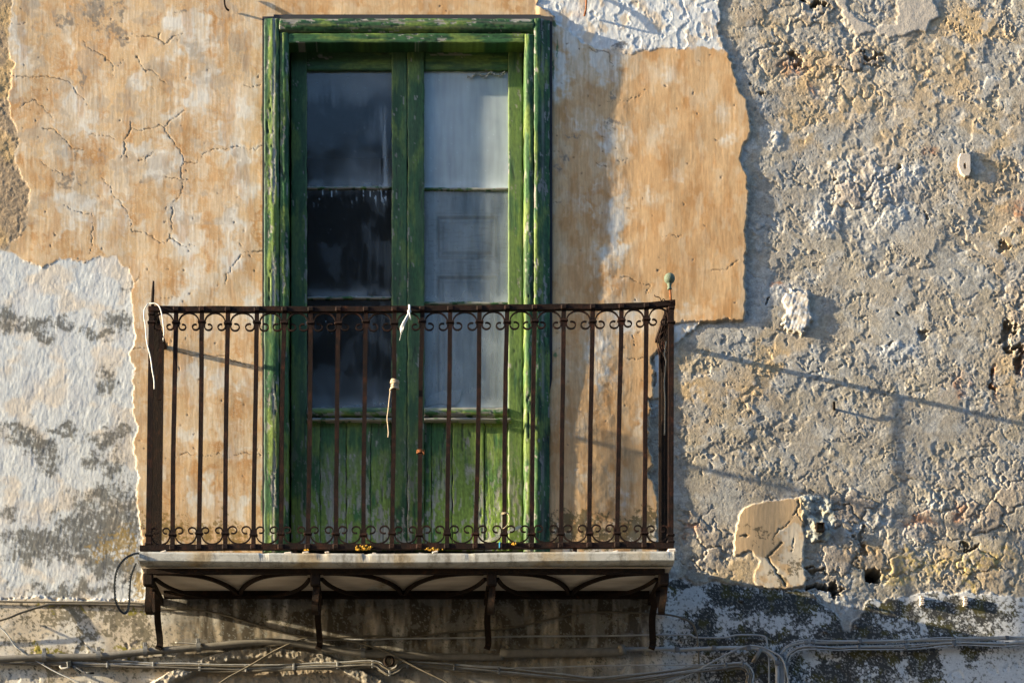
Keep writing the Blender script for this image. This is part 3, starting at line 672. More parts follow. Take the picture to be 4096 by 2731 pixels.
    for poly, h, c, rid, soft, rim in layers:
        S = sdf(poly) + edge * (1.5 if rid == 8 else 0.8 if rid == 4 else 1.0)
        if rid == 5 and poly is POLY_WHITE_TOP: S = np.minimum(S, OCH - 2)
        if rid == 1: OCH = SO = S
        t = sst(-soft, soft * 0.6, S)
        rimm = (1 - sst(0, 9 + 6 * fine1, np.abs(S + 1))) * (0.35 if rid in (1, 2, 3, 4, 5, 8) else 0)
        H = lerp(H, h, t)
        C = C + (c - C) * sst(-2.5, 2.5, S)[..., None]
        C = cmix(C, rim, rimm * sst(-0.1, 0.3, warp2 + .3))
        R[S > 0] = rid
    R[(R == 0) & (U < 2560)] = 1  # rubble bared in gaps between coats is filed with the plaster
    R[(R == 1) & (SO < 0) & (U < 640)] = np.where(V < 1040, 6, 2)[(R == 1) & (SO < 0) & (U < 640)]
    R[(R == 1) & (V > 2300)] = 3
    HFIELD['H'] = H

    # ---------------- one mesh per coat, sharing the same surface
    co = np.stack([CX + (U - VPX) / PXM, -H, CZ + (VPY - V) / PXM], -1).reshape(-1, 3).astype(f32)
    Cf = C.reshape(-1, 3)
    uc = (us[:-1] + us[1:]) / 2; vc = (vs[:-1] + vs[1:]) / 2
    Rq = R[:-1, :-1]
    hole = ((uc > 1092) & (uc < 2166))[None, :] & ((vc > 108) & (vc < 2222))[:, None]
    idx = np.arange(NU * NV, dtype=np.int32).reshape(NV, NU)
    quads = np.stack([idx[:-1, :-1], idx[1:, :-1], idx[1:, 1:], idx[:-1, 1:]], -1)
    root = empty('house_facade', 'sunlit old house wall of peeling ochre and white plaster over bare rubble', 'house wall', (CX, 0, -5.45))
    names = {0: ('rubble_masonry', 'rubble', 'rough grey-tan rubble stonework bared at the right'), 1: ('ochre_plaster', 'ochre', 'cracked ochre plaster coat around the door'),
             2: ('whitewash_plaster', 'whitep', 'rough white plaster with grey mould at the left'), 3: ('lower_plaster', 'lowp', 'mould-stained pale plaster band along the bottom'),
             4: ('plaster_patch', 'ochre', 'ochre plaster island left on the rubble'), 5: ('flaking_plaster', 'whitep', 'flaking white plaster beside the ochre coat'),
             6: ('undercoat', 'rubble', 'dull brown older coat at the far left'), 7: ('cement_patch', 'rubble', 'grey cement patch around the pipe stub'),
             8: ('plaster_remnant', 'whitep', 'thick pale plaster chunk standing proud of the rubble')}
    for rid, (nm, mt, lb) in names.items():
        sel = (Rq == rid) & ~hole
        q = quads[sel]
        if not len(q): continue
        uq, inv = np.unique(q.ravel(), return_inverse=True)
        me = np_mesh(nm, co[uq], inv.reshape(-1, 4))
        add_col(me, Cf[uq])
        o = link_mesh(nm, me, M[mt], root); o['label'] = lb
    # wall thickness around the opening, the reveal and the dark room behind the door
    x0, z1_, x1, z0 = W(1088, 104)[0], W(1088, 104)[2], W(2170, 2226)[0], W(2170, 2226)[2]
    L, Rr, T, B = W(-3600, 0)[0], W(7600, 0)[0], W(0, -2600)[2], -5.45
    mb = MB()
    for a, b, c_, d_ in [(L, x0, B, T), (x1, Rr, B, T), (x0, x1, z1_, T), (x0, x1, B, z0)]:
        mb.box(((a + b) / 2, 0.36, (c_ + d_) / 2), (b - a, 0.34, d_ - c_))
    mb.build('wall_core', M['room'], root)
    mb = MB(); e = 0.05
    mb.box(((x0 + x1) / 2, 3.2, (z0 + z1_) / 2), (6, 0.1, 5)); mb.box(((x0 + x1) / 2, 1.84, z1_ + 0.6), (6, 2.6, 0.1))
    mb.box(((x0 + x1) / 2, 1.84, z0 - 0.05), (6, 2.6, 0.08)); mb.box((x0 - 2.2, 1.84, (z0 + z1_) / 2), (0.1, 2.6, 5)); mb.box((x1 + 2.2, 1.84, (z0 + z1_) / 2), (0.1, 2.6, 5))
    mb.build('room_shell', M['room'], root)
    mb = MB()
    mb.box((x0 - 0.02, 0.10, (z0 + z1_) / 2), (0.06, 0.24, z1_ - z0 + .08)); mb.box((x1 + 0.02, 0.10, (z0 + z1_) / 2), (0.06, 0.24, z1_ - z0 + .08))
    mb.box(((x0 + x1) / 2, 0.10, z1_ + 0.02), (x1 - x0 - .02, 0.24, 0.06)); mb.box(((x0 + x1) / 2, 0.10, z0 - 0.02), (x1 - x0 - .02, 0.24, 0.06))
    mb.build('reveal', M['room'], root)
    return root
FACADE = build_facade()

def wall_h(px, py):
    i = int(np.clip(np.searchsorted(us, px), 0, NU - 1)); j = int(np.clip(np.searchsorted(vs, py), 0, NV - 1))
    return float(HFIELD['H'][j, i])

# the street
mb = MB(); mb.v = [(-200, -300, -5.45), (200, -300, -5.45), (200, 60, -5.45), (-200, 60, -5.45)]; mb.f = [(0, 1, 2, 3)]; mb.sm = [False]
tag(mb.build('street', M['street']), None, None, None, 'structure')

# unseen house row added across the street to block low sky and bounce
def build_across():
    t = empty('sky_blocker_house', 'unseen house front added behind the viewpoint to block low sky light', 'house', (0, -16, -5.45))
    mb = MB(); mb.box((8, -18, 0.8), (64, 4, 12.5)); mb.build('wall', M['across'], t)
    mb = MB(); mb.box((8, -17.9, 7.2), (65, 4.8, .25), 0, .05); mb.build('roof', M['conduit'], t)
    for i in range(14):
        for z in (-3.6, .2, 3.8):
            x = -21 + i * 4.4
            mb = MB(); mb.box((x, -15.97, z), (1.1, .1, 1.9), 0, .02); w = mb.build('window', M['irondark'], t)
            mb = MB(); mb.box((x, -15.95, z - 1.02), (1.4, .26, .1), 0, .02); mb.build('sill', M['conduit'], w)
build_across()

# ------------------------------------------------------------------ weathered timber
GREEN_D, GREEN_M, GREEN_Y, BARE = (0.008, 0.040, 0.014), (0.028, 0.088, 0.026), (0.135, 0.190, 0.034), (0.25, 0.235, 0.205)

def timber(u, v, along, seed, bare=0.3, yellow=0.3, dark=0.3, rel=1.0, faded=0.0):
    a, l = (u, v) if along == 'v' else (v, u)
    n1 = fbm(a / 16, l / 260, 3, seed); n2 = pn(a / 5.5, l / 120, seed + 3)
    fl = 0.9 * fbm(a / 15, l / 60, 4, seed + 5, 0.6) + 0.8 * pn(a / 50, l / 300, seed + 9)
    F = sst(0.0, 0.10, fl - (0.85 - 1.25 * bare))
    ck = 1 - sst(0.0, 0.05, np.abs(pn(a / 26 + 0.3 * n1, l / 700, seed + 11)))
    ck = ck * sst(0.0, 0.3, pn(a / 60, l / 320, seed + 13))
    scale = 1 - sst(0.05, 0.25, worley(a / 9, l / 15, seed)[0])        # curled paint scales
    dh = rel * (0.0004 * n1 + 0.00018 * n2 - 0.0006 * F - 0.0022 * ck + 0.0006 * scale * (1 - F))
    C = np.empty(np.shape(u) + (3,), f32); C[:] = GREEN_M
    C = cmix(C, GREEN_D, np.clip(sst(-0.15, 0.5, fbm(a / 40, l / 260, 3, seed + 15)) * (0.4 + 1.2 * dark), 0, 1))
    C = cmix(C, GREEN_Y, np.clip(sst(0.75 - 1.1 * yellow, 1.25 - 1.1 * yellow, 0.55 + 0.8 * fbm(a / 75, l / 200, 4, seed + 17) + 0.35 * n1), 0, 0.85))
    C = C * (1 + 0.30 * n2 + 0.35 * fbm(a / 9, l / 16, 2, seed + 19))[..., None]
    if faded: C = cmix(C, (0.070, 0.118, 0.056), faded * (0.75 + 0.5 * fbm(a / 60, l / 240, 3, seed + 23)))
    C = cmix(C, BARE, F * 0.9)
    C = cmix(C, (0.14, 0.125, 0.105), F * sst(0.0, 0.4, n2 + n1) * 0.6)
    C = cmix(C, (0.025, 0.030, 0.020), ck * 0.8)
    return dh, C

def board(name, parent, u0, u1, v0, v1, d, thick, mat, fn, step=4.0, attr='pigment', warp=1.0):
    nu = max(3, int((u1 - u0) / step) + 1); nv = max(3, int((v1 - v0) / step) + 1)
    a = np.linspace(u0, u1, nu, dtype=f32); b = np.linspace(v0, v1, nv, dtype=f32)
    A, B = np.meshgrid(a, b)
    dh, C = fn(A, B)
    D = d + dh
    A2 = A.copy(); B2 = B.copy()
    if warp:                                       # edges are never dead straight
        A2[:, 0] += warp * fbm(B[:, 0] / 70, B[:, 0] * 0 + 3.3, 3, 5) * 2.2; A2[:, -1] += warp * fbm(B[:, 0] / 70, B[:, 0] * 0 + 9.1, 3, 5) * 2.2
        B2[0] += warp * fbm(A[0] / 70, A[0] * 0 + 5.7, 3, 5) * 2.0; B2[-1] += warp * fbm(A[0] / 70, A[0] * 0 + 1.7, 3, 5) * 2.0
        D[0] -= .0015; D[-1] -= .0015; D[:, 0] -= .0015; D[:, -1] -= .0015
    f = (DIST - d) / DIST
    X = CX + (A2 - VPX) / PXM * f; Z = CZ + (VPY - B2) / PXM * f
    front = np.stack([X, -D, Z], -1).reshape(-1, 3)
    idx = np.arange(nu * nv).reshape(nv, nu)
    quads = np.stack([idx[:-1, :-1], idx[1:, :-1], idx[1:, 1:], idx[:-1, 1:]], -1).reshape(-1, 4)
    rim = np.concatenate([idx[0, :], idx[1:, -1], idx[-1, -2::-1], idx[-2:0:-1, 0]])
    back = front[rim].copy(); back[:, 1] = -(d - thick)
    n0 = len(front); m = len(rim); j = np.arange(m)
    sk = np.stack([rim, rim[(j + 1) % m], n0 + (j + 1) % m, n0 + j], -1)
    me = np_mesh(name, np.concatenate([front, back]), np.concatenate([quads, sk]))
    sm = np.ones(len(quads) + m, bool); sm[len(quads):] = False
    me.polygons.foreach_set('use_smooth', sm)
    if attr == 'pigment':
        Cf = C.reshape(-1, 3); add_col(me, np.concatenate([Cf, Cf[rim]]))
    else:
        t = me.attributes.new(attr, 'FLOAT', 'POINT'); Cf = C.reshape(-1)
        t.data.foreach_set('value', np.concatenate([Cf, Cf[rim]]).astype(f32))
    return link_mesh(name, me, M[mat], parent)

def build_door():
    door = empty('balcony_door', 'tall green double door with peeling paint and dusty glass panes behind the balcony railing', 'door', W(1628, 2196, 0))
    # surround
    def left_jamb(u, v):
        dh, C = timber(u, v, 'v', 3, 0.27, 0.42, 0.30, 2.8)
        t = (u - 1057) / 60.0
        C = cmix(C, (0.008, 0.045, 0.018), (1 - sst(0.12, 0.34, t + .1 * pn(v / 60, v * 0, 3))) * .85)
        prof = -0.002 * (1 - sst(0.0, 0.5, t)) + 0.004 * np.exp(-((t - .62) / .2) ** 2) - 0.004 * sst(0.85, 1, t)
        gr = np.exp(-(((u - 1094 - 6 * pn(v / 400, v * 0, 5)) / 4.5) ** 2)) * sst(-.3, .2, pn(v / 260, v * 0 + 2, 7))
        C = cmix(C, (0.34, 0.32, 0.29), np.clip(gr * 1.1, 0, .9))
        wob = 0.006 * np.exp(-(((v - 1720) / 160) ** 2))
        return dh + prof - 0.004 * gr + wob, C
    def left_bead(u, v):
        dh, C = timber(u, v, 'v', 23, 0.30, 0.25, 0.5, 2.6); t = (u - 1118) / 34.0
        return dh + 0.006 * np.sin(np.clip(t, 0, 1) * math.pi), C
    def right_bead(u, v):
        dh, C = timber(u, v, 'v', 43, 0.24, 0.30, 0.55, 3.4); t = (u - 2099) / 37.0
        C = cmix(C, GREEN_Y, (1 - sst(0.05, 0.3, t)) * 0.25)  # sun-facing left edge painted yellower, as if catching light
        return dh + 0.006 * np.sin(np.clip(t, 0, 1) * math.pi), C
    def right_jamb(u, v):
        dh, C = timber(u, v, 'v', 63, 0.26, 0.16, 0.6, 3.0); t = (u - 2137) / 62.0
        gr = np.exp(-(((u - 2172) / 5) ** 2)) * sst(-.2, .3, pn(v / 200, v * 0 + 4, 9))
        C = cmix(C, (0.22, 0.20, 0.19), gr * 0.7)
        return dh + 0.003 * np.exp(-((t - .2) / .15) ** 2) - 0.026 * sst(0.3, 1.0, t) - 0.003 * gr, C
    def lint_up(u, v):
        dh, C = timber(u, v, 'h', 83, 0.40, 0.10, 0.85, 2.2); C = cmix(C, (0.10, 0.085, 0.06), sst(0, .4, pn(u / 240, v / 12, 97)) * .5); t = (v - 76) / 58.0
        return dh + 0.010 * np.sin(np.clip(t * 1.2, 0, 1) * math.pi) - 0.010 * np.exp(-((t - .93) / .08) ** 2), C
    def lint_low(u, v):
        return timber(u, v, 'h', 103, 0.15, 0.25, 0.3, 1.4)
    board('jamb', door, 1057, 1116, 74, 2206, 0.052, 0.10, 'woodv', left_jamb)
    board('bead', door, 1118, 1153, 131, 2206, 0.044, 0.17, 'woodv', left_bead)
    board('bead', door, 2099, 2135, 136, 2206, 0.047, 0.17, 'woodv', right_bead)
    board('jamb', door, 2137, 2200, 74, 2206, 0.055, 0.10, 'woodv', right_jamb)
    board('lintel', door, 1117.5, 2136, 75, 131, 0.050, 0.10, 'woodh', lint_up)
    board('lintel_rail', door, 1153.5, 2098.5, 134, 172, 0.044, 0.15, 'woodh', lint_low)
    fn = lambda s, ax='v', b=.22, y=.3, k=.5, r=1.2: (lambda u, v: timber(u, v, ax, s, b, y, k, r))
    # the fixed stop behind the beads
    D0 = -0.068
    for side, (uo, uo1, um, um1, sd) in enumerate([(1164, 1227, 1567, 1628.5, 200), (2033, 2091, 1630.5, 1697, 300)]):
        lf = bpy.data.objects.new('door_leaf', None); lf.location = Vector(W(1395 if side == 0 else 1864, 2196, D0)) - root_off(door); lf.parent = door; COL.objects.link(lf)
        lf['label'] = 'shaded left leaf with dark panes' if side == 0 else 'sunlit right leaf with an inner white shutter behind its panes'
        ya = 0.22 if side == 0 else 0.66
        def stile(s, yl):
            def g(u, v):
                dh, C = timber(u, v, 'v', s, 0.04, yl, 0.40, 0.8, 0.62)
                low = sst(1650, 2150, v)
                dh2, C2 = timber(u, v, 'v', s + 31, 0.50, yl + .1, 0.3, 1.6)
                return dh + (dh2 - dh) * low, C + (C2 - C) * low[..., None]
            return g
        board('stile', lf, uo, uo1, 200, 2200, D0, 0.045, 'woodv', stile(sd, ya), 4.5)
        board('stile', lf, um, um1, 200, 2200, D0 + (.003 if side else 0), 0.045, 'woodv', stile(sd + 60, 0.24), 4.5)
        pa, pb = (uo1, um) if side == 0 else (um1, uo)
        board('top_rail', lf, pa, pb, 200, 281, D0 - .003, 0.042, 'woodh', (lambda u, v, s=sd + 110: timber(u, v, 'h', s, .1, .1, .4, .8, .5)), 5)
        def mould(u, v, s=sd + 120):
            dh, C = timber(u, v, 'h', s, 0.50, 0.45, 0.2, 2.0); t = (v - 1630) / 38
            C = cmix(C, BARE, (1 - sst(0.0, .45, t + .15 * pn(u / 25, v / 9, 3))) * (0.9 if side else .35))
            return dh + 0.012 * np.sin(np.clip(t, 0, 1) * math.pi) , C
        board('middle_rail', lf, pa, pb, 1630, 1668, D0 + .004, 0.045, 'woodh', mould, 4)
        def beadf(u, v, s=sd + 130):
            dh, C = timber(u, v, 'h', s, 0.85, 0.2, 0.3, 1.2); t = (v - 1670) / 14
            return dh + 0.008 * np.sin(np.clip(t, 0, 1) * math.pi) - .006 * np.sin(np.clip((u - pa) / (pb - pa), 0, 1) * math.pi) * 0, C
        board('bead', lf, pa, pb + (10 if side else 0), 1671, 1685, D0 + .014, 0.05, 'woodh', beadf, 3.5)
        bs = [(1228, 1279), (1281, 1385), (1387, 1482), (1484, 1566)] if side == 0 else [(1698, 1724), (1726.5, 1808), (1811, 1937), (1941, 2032)]
        for i, (a, b) in enumerate(bs):
            s = sd + 140 + i * 9
            def pb_(u, v, s=s, i=i):
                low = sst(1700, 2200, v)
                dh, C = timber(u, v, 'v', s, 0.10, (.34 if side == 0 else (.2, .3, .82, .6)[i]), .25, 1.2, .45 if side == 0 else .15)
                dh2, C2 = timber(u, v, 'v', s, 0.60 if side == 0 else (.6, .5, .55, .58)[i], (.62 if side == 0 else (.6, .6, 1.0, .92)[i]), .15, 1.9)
                C2 = C2 * (1.55 if side == 0 else 2.0)  # low boards lightened, right leaf most, standing in for missing sunlight
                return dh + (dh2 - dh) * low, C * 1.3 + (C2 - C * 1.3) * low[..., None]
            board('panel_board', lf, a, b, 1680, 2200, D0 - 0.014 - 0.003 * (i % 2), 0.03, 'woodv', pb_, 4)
        cuts = (750, 1190) if side == 0 else (756, 1212)
        for c in cuts:
            board('glazing_bar', lf, pa, pb, c - 5, c + 5, D0 - 0.012, 0.03, 'woodh', (lambda u, v, s=sd + 200: timber(u, v, 'h', s, .85, .1, .4, .6)), 4.5)
        edges = [281, cuts[0], cuts[1], 1632]
        for k in range(3):
            va, vb = edges[k], edges[k + 1]
            def dust_sheen(u, v, va=va, vb=vb, k=k, s=side):
                t = (v - va) / (vb - va)
                st = fbm(u / 16, v / 240, 4, 410 + k + 10 * s); cl = fbm(u / 120, v / 160, 4, 430 + k + 10 * s)
                bot = np.exp(-((vb - v) / 34) ** 2 * (1 + .8 * pn(u / 40, v * 0, 8))) * np.clip(.75 + .8 * pn(u / 55, v / 40, 9), 0, 1)
                if s == 0:
                    q = 0.022 + 0.04 * sst(-.1, .5, st) * sst(.3, .9, (u - pa) / (pb - pa)) + 0.22 * bot + 0.05 * sst(.1, .5, cl)
                    if k == 0:
                        q = q + 0.20 * (1 - sst(.10, .32, t + .10 * cl + .06 * st)) + 0.26 * np.exp(-(((u - 1535) / 16) ** 2)) * sst(.25, .4, t) * (.7 + st) + .16 * sst(.60, .95, t) * np.exp(-((u - 1440) / 120) ** 2)
                    if k == 1: q = q + 0.55 * sst(.3, .42, fbm(u / 9, v / 60, 3, 470) + .5 * np.exp(-(((u - 1520) / 26) ** 2)) - .25) * (1 - sst(.06, .20, t))
                    if k == 2: q = q + 0.10 * sst(.55, 1, t)
                else:
                    base = (0.54, 0.19, 0.24)[k]  # right panes paler: dust plus sky reflection painted as haze
                    q = base + 0.07 * st + 0.10 * cl + 0.25 * bot + 0.12 * np.exp(-(((u - pb) / 26) ** 2)) + .1 * np.exp(-((v - va) / 18) ** 2)
                    if k == 2: q = q + 0.05 * sst(.35, .75, t)
                q = q + 0.5 * (1 - sst(.02, .05, worley(u / 60, v / 60, 41)[0])) * .35
                return u * 0, np.clip(q, 0, 0.93)
            board('pane', lf, pa - 4, pb + 4, va, vb, D0 - 0.022, 0.003, 'glass', dust_sheen, 4.5, 'dust_sheen', 0)
    # inner shutter seen through the right leaf
    def shut(u, v):
        h = u * 0
        for (a, b, c, d) in [(1752, 1986, 330, 700), (1752, 1986, 866, 1030), (1752, 1986, 1105, 1612)]:
            m = np.minimum(np.minimum(u - a, b - u), np.minimum(v - c, d - v))
            h = h - 0.016 * sst(-2, 4, m) + 0.014 * sst(14, 24, m) - 0.004 * sst(-14, -8, m) * (1 - sst(-8, -2, m))
        C = np.empty(u.shape + (3,), f32); C[:] = (0.80, 0.81, 0.80)
        C = cmix(C, (0.50, 0.51, 0.50), sst(0, .5, fbm(u / 24, v / 200, 4, 501)) * .5)
        for (a, b, c, d) in [(1752, 1986, 866, 1030), (1752, 1986, 1105, 1612)]:
            m = np.minimum(np.minimum(u - a, b - u), np.minimum(v - c, d - v))
            C = cmix(C, (0.26, 0.26, 0.25), np.exp(-((m - 3) / 5.5) ** 2) * .85 + np.exp(-((m - 21) / 5) ** 2) * .5)  # shade of the panel mouldings drawn as dark lines
        gr = fbm(u / 60, v / 9, 3, 505) * np.exp(-((v - 980) / 180) ** 2)
        C = cmix(C, (0.36, 0.33, 0.30), sst(.15, .4, gr) * .35)
        C = cmix(C, (0.27, 0.18, 0.12), np.exp(-(((u - 1740) / 20) ** 2 + ((v - 1420) / 50) ** 2)) * .6)
        C = cmix(C, (0.30, 0.29, 0.28), (1 - sst(1695, 1712, u)) * .5 + sst(1590, 1630, v + 20 * fbm(u / 40, v / 40, 3, 509)) * .5)
        return h + .0006 * fbm(u / 14, v / 120, 3, 507), C
    board('inner_shutter', door, 1694, 2046, 262, 1660, -0.103, 0.02, 'shutter', shut, 4)
    # broken pieces of glass and a torn paper strip caught at the right pane
    def tri(name, pts, d0, d1, mat, lab, cat, dustv=None):
        me = bpy.data.meshes.new(name)
        n = len(pts)
        v = [W(x, y, d0 + (d1 - d0) * (k % 2)) for k, (x, y) in enumerate(pts)] + [W(x, y, d0 - .003 + (d1 - d0) * (k % 2)) for k, (x, y) in enumerate(pts)]
        f = [tuple(range(n)), tuple(range(n, 2 * n))[::-1]] + [(k, k + n, (k + 1) % n + n, (k + 1) % n) for k in range(n)]
        me.from_pydata(v, [], f); me.update()
        if dustv is not None:
            t = me.attributes.new('dust_sheen', 'FLOAT', 'POINT'); t.data.foreach_set('value', np.full(len(v), dustv, f32))
        return tag(link_mesh(name, me, M[mat], None, v[0]), lab, cat)
    tri('glass_shard', [(1702, 1626), (1706, 1592), (1760, 1566), (1850, 1560), (1838, 1604), (1818, 1624), (1760, 1612)], -0.0865, -0.0860, 'glass', 'cracked glass shard leaning in the bottom corner of the right pane', 'glass shard', 0.28)
    # torn strip
    top = [(1868 + i * 8, 300 + 9 * math.sin(i * .9) - i * .55 + random.uniform(-3, 3)) for i in range(20)]
    v = []; f = []
    for i, (x, y) in enumerate(top):
        h = random.uniform(6, 15)
        for k in range(3): v.append(W(x + random.uniform(-1, 1), y + h * k / 2, -0.078 + .004 * math.sin(i * 1.7 + k * 2)))
    for i in range(len(top) - 1):
        for k in range(2): a = i * 3 + k; f.append((a, a + 1, a + 4, a + 3))
    n = len(v); v2 = [(p[0], p[1] + .0025, p[2]) for p in v]
    f = f + [tuple(j + n for j in q[::-1]) for q in f]
    me = bpy.data.meshes.new('paper_strip'); me.from_pydata(v + v2, [], f); me.update()
    tag(link_mesh('paper_strip', me, M['rag'], None, v[0]), 'torn grey paper strip sagging along the top of the right pane', 'paper strip')
    return door
build_door()

# ------------------------------------------------------------------ balcony slab and its ironwork
SD = 0.66
def build_balcony():
    b = empty('balcony', 'narrow marble balcony slab carried on four rusty scrolled iron brackets', 'balcony', W(1625, 2345, 0))
    xl, _, zt = W(557, 2206, SD); xr = W(2697, 2206, SD)[0]; zb = W(557, 2247, SD)[2]
    # slab with a worn, slightly wavy nosing
    nx = 260; prof = [(0.004, zt), (SD - .012, zt), (SD - .003, zt - .004), (SD, zt - .012), (SD, zb + .005), (SD - .004, zb), (SD - .014, zb - .004), (SD - .05, zb - .012), (0.004, zb - .013)]
    v = []; f = []; m = len(prof)
    for i in range(nx + 1):
        x = xl + (xr - xl) * i / nx
        wob = 0.006 * math.sin(i / nx * 5.2 + 2.4) + .0012 * float(pn(i / 23.0, 7.7, 5))
        ch = .010 * max(0, float(pn(i / 7.1, 2.2, 3)) - .35)
        for k, (d, z) in enumerate(prof):
            v.append((x, -d + (ch if k in (2, 3) else 0), z + wob - (ch if k in (1, 2) else 0)))
    for i in range(nx):
        for k in range(m): f.append((i * m + k, i * m + (k + 1) % m, (i + 1) * m + (k + 1) % m, (i + 1) * m + k))
    f.append(tuple(range(m))[::-1]); f.append(tuple(nx * m + k for k in range(m)))
    mb = MB(); mb.v = v; mb.f = f; mb.sm = [False] * len(f)
    mb.build('slab', M['marble'], b)
    mb = MB(); mb.box(((xl + xr) / 2, -(SD - .05) / 2, zb - .016), (xr - xl - .02, SD - .062, .006)); mb.build('soffit', M['soffit'], b)
    zu = zb - .019
    mb = MB(); mb.bar([(xl + .03, -(SD - .07), zu - .014), (xr - .04, -(SD - .07), zu - .014)], .030, .026); mb.build('front_beam', M['irondark'], b)
    mb = MB(); mb.bar([(xl + .06, -.045, zu - .018), (xr - .06, -.045, zu - .018)], .05, .034); mb.build('wall_beam', M['irondark'], b)
    xs = [W(595, 2300, .55)[0], W(1262, 2300, .55)[0], W(1966, 2300, .55)[0], W(2652, 2300, .55)[0]]
    path = smooth_path([(.555, -.045), (.565, -.10), (.555, -.17), (.515, -.225), (.455, -.215), (.43, -.15), (.40, -.085), (.32, -.055), (.21, -.065), (.125, -.12), (.08, -.20), (.055, -.285), (.05, -.335), (.066, -.352)], 6)
    for k, x in enumerate(xs):
        br = bpy.data.objects.new('bracket', None); br.location = Vector((x, 0, zu)) - root_off(b); br.parent = b; COL.objects.link(br)
        mb = MB(); mb.bar([(x, -.004, zu - .046), (x, -(SD - .09), zu - .046)], .036, .036); mb.build('arm', M['irondark'], br)
        mb = MB(); mb.box((x, -(SD - .085), zu - .052), (.05, .05, .062), 0, .006); mb.build('block', M['irondark'], br)
        w = .034 if k in (0, 3) else .032
        mb = MB(); mb.bar([(x + (.004 * math.sin(i * .3)), -d, zu + h * .80 - .02) for i, (d, h) in enumerate(path)], .013, w, (0, 0, 0) if False else None)
        mb.build('scroll_brace', M['irondark'], br)
    def arc(pts): return [(x, -d, zu - .018) for x, d in smooth_path(pts, 8)]
    for k in range(3):
        a, c = xs[k] + .03, xs[k + 1] - .03; mid = (a + c) / 2; w = c - a
        for s, e in ((a, 1), (c, -1)):
            mb = MB(); mb.bar(arc([(mid - e * .008, .07), (mid - e * w * .035, .20), (mid - e * w * .09, .34), (mid - e * w * .17, .46), (mid - e * w * .27, .53), (s + e * w * .10, .565), (s + e * .01, .57)]), .018, .018); mb.build('ironwork_arc', M['irondark'], b)
            mb = MB(); mb.bar([(p[0], p[1], p[2] - .019) for p in arc([(s, .53), (s + e * w * .04, .38), (s + e * w * .10, .25), (s + e * w * .19, .15), (s + e * w * .31, .09), (mid - e * .03, .07)])], .016, .016); mb.build('ironwork_arc', M['irondark'], b)
    # bits of mortar left under the rail
    return b, zt, xl, xr
BALCONY, Z_TOP, X_L, X_R = build_balcony()

# ------------------------------------------------------------------ railing
RD = 0.60
TOPX = [705, 808, 912, 1028, 1138, 1243, 1354, 1464, 1578, 1689, 1801, 1918, 2029, 2139, 2255, 2371, 2486, 2586]
BOTX = [690, 796, 901, 1014, 1123, 1231, 1343, 1453, 1568, 1677, 1788, 1902, 2016, 2126, 2243, 2357, 2468, 2577]
PXL, PXR = 607, 2684
def top_y(x):
    return float(np.interp(x, [595, 1100, 1500, 1800, 2100, 2370, 2500, 2590, 2640, 2690], [1238, 1239, 1239, 1236, 1231, 1229, 1227, 1223, 1218, 1213]))
def bot_y(x):
    return float(np.interp(x, [570, 900, 1500, 2000, 2500, 2700], [2192, 2188, 2187, 2184, 2180, 2184]))

def cscroll(x0, x1, yc, yr, flip=1):
    """a C-scroll between two bars: big arc up to the rail, two inward curls; flip=-1 turns it over"""
    h = 11; a, b = x0 + h, x1 - h; cx = (a + b) / 2; g = (b - a) / 2
    cr = min(19, g * .40) * random.uniform(.86, 1.08); cy = yc + flip * 16
    pts = []
    def curl(side):
        o = []; s = 1 if side == 0 else -1
        ccx = (a if side == 0 else b) + s * cr
        for i in range(15):
            t = i / 14; ang = math.radians(180 - t * random.uniform(285, 296)); r = 1 - .30 * t * t
            o.append((ccx + s * math.cos(ang) * cr * r * 1.0, cy + flip * math.sin(ang) * cr * .88 * r))
        return o
    left = curl(0)[::-1]; right = curl(1)
    big = [(cx - g * math.cos(math.pi * i / 16), yc - flip * abs(yc - yr) * math.sin(math.pi * i / 16)) for i in range(17)]
    return left + big + right

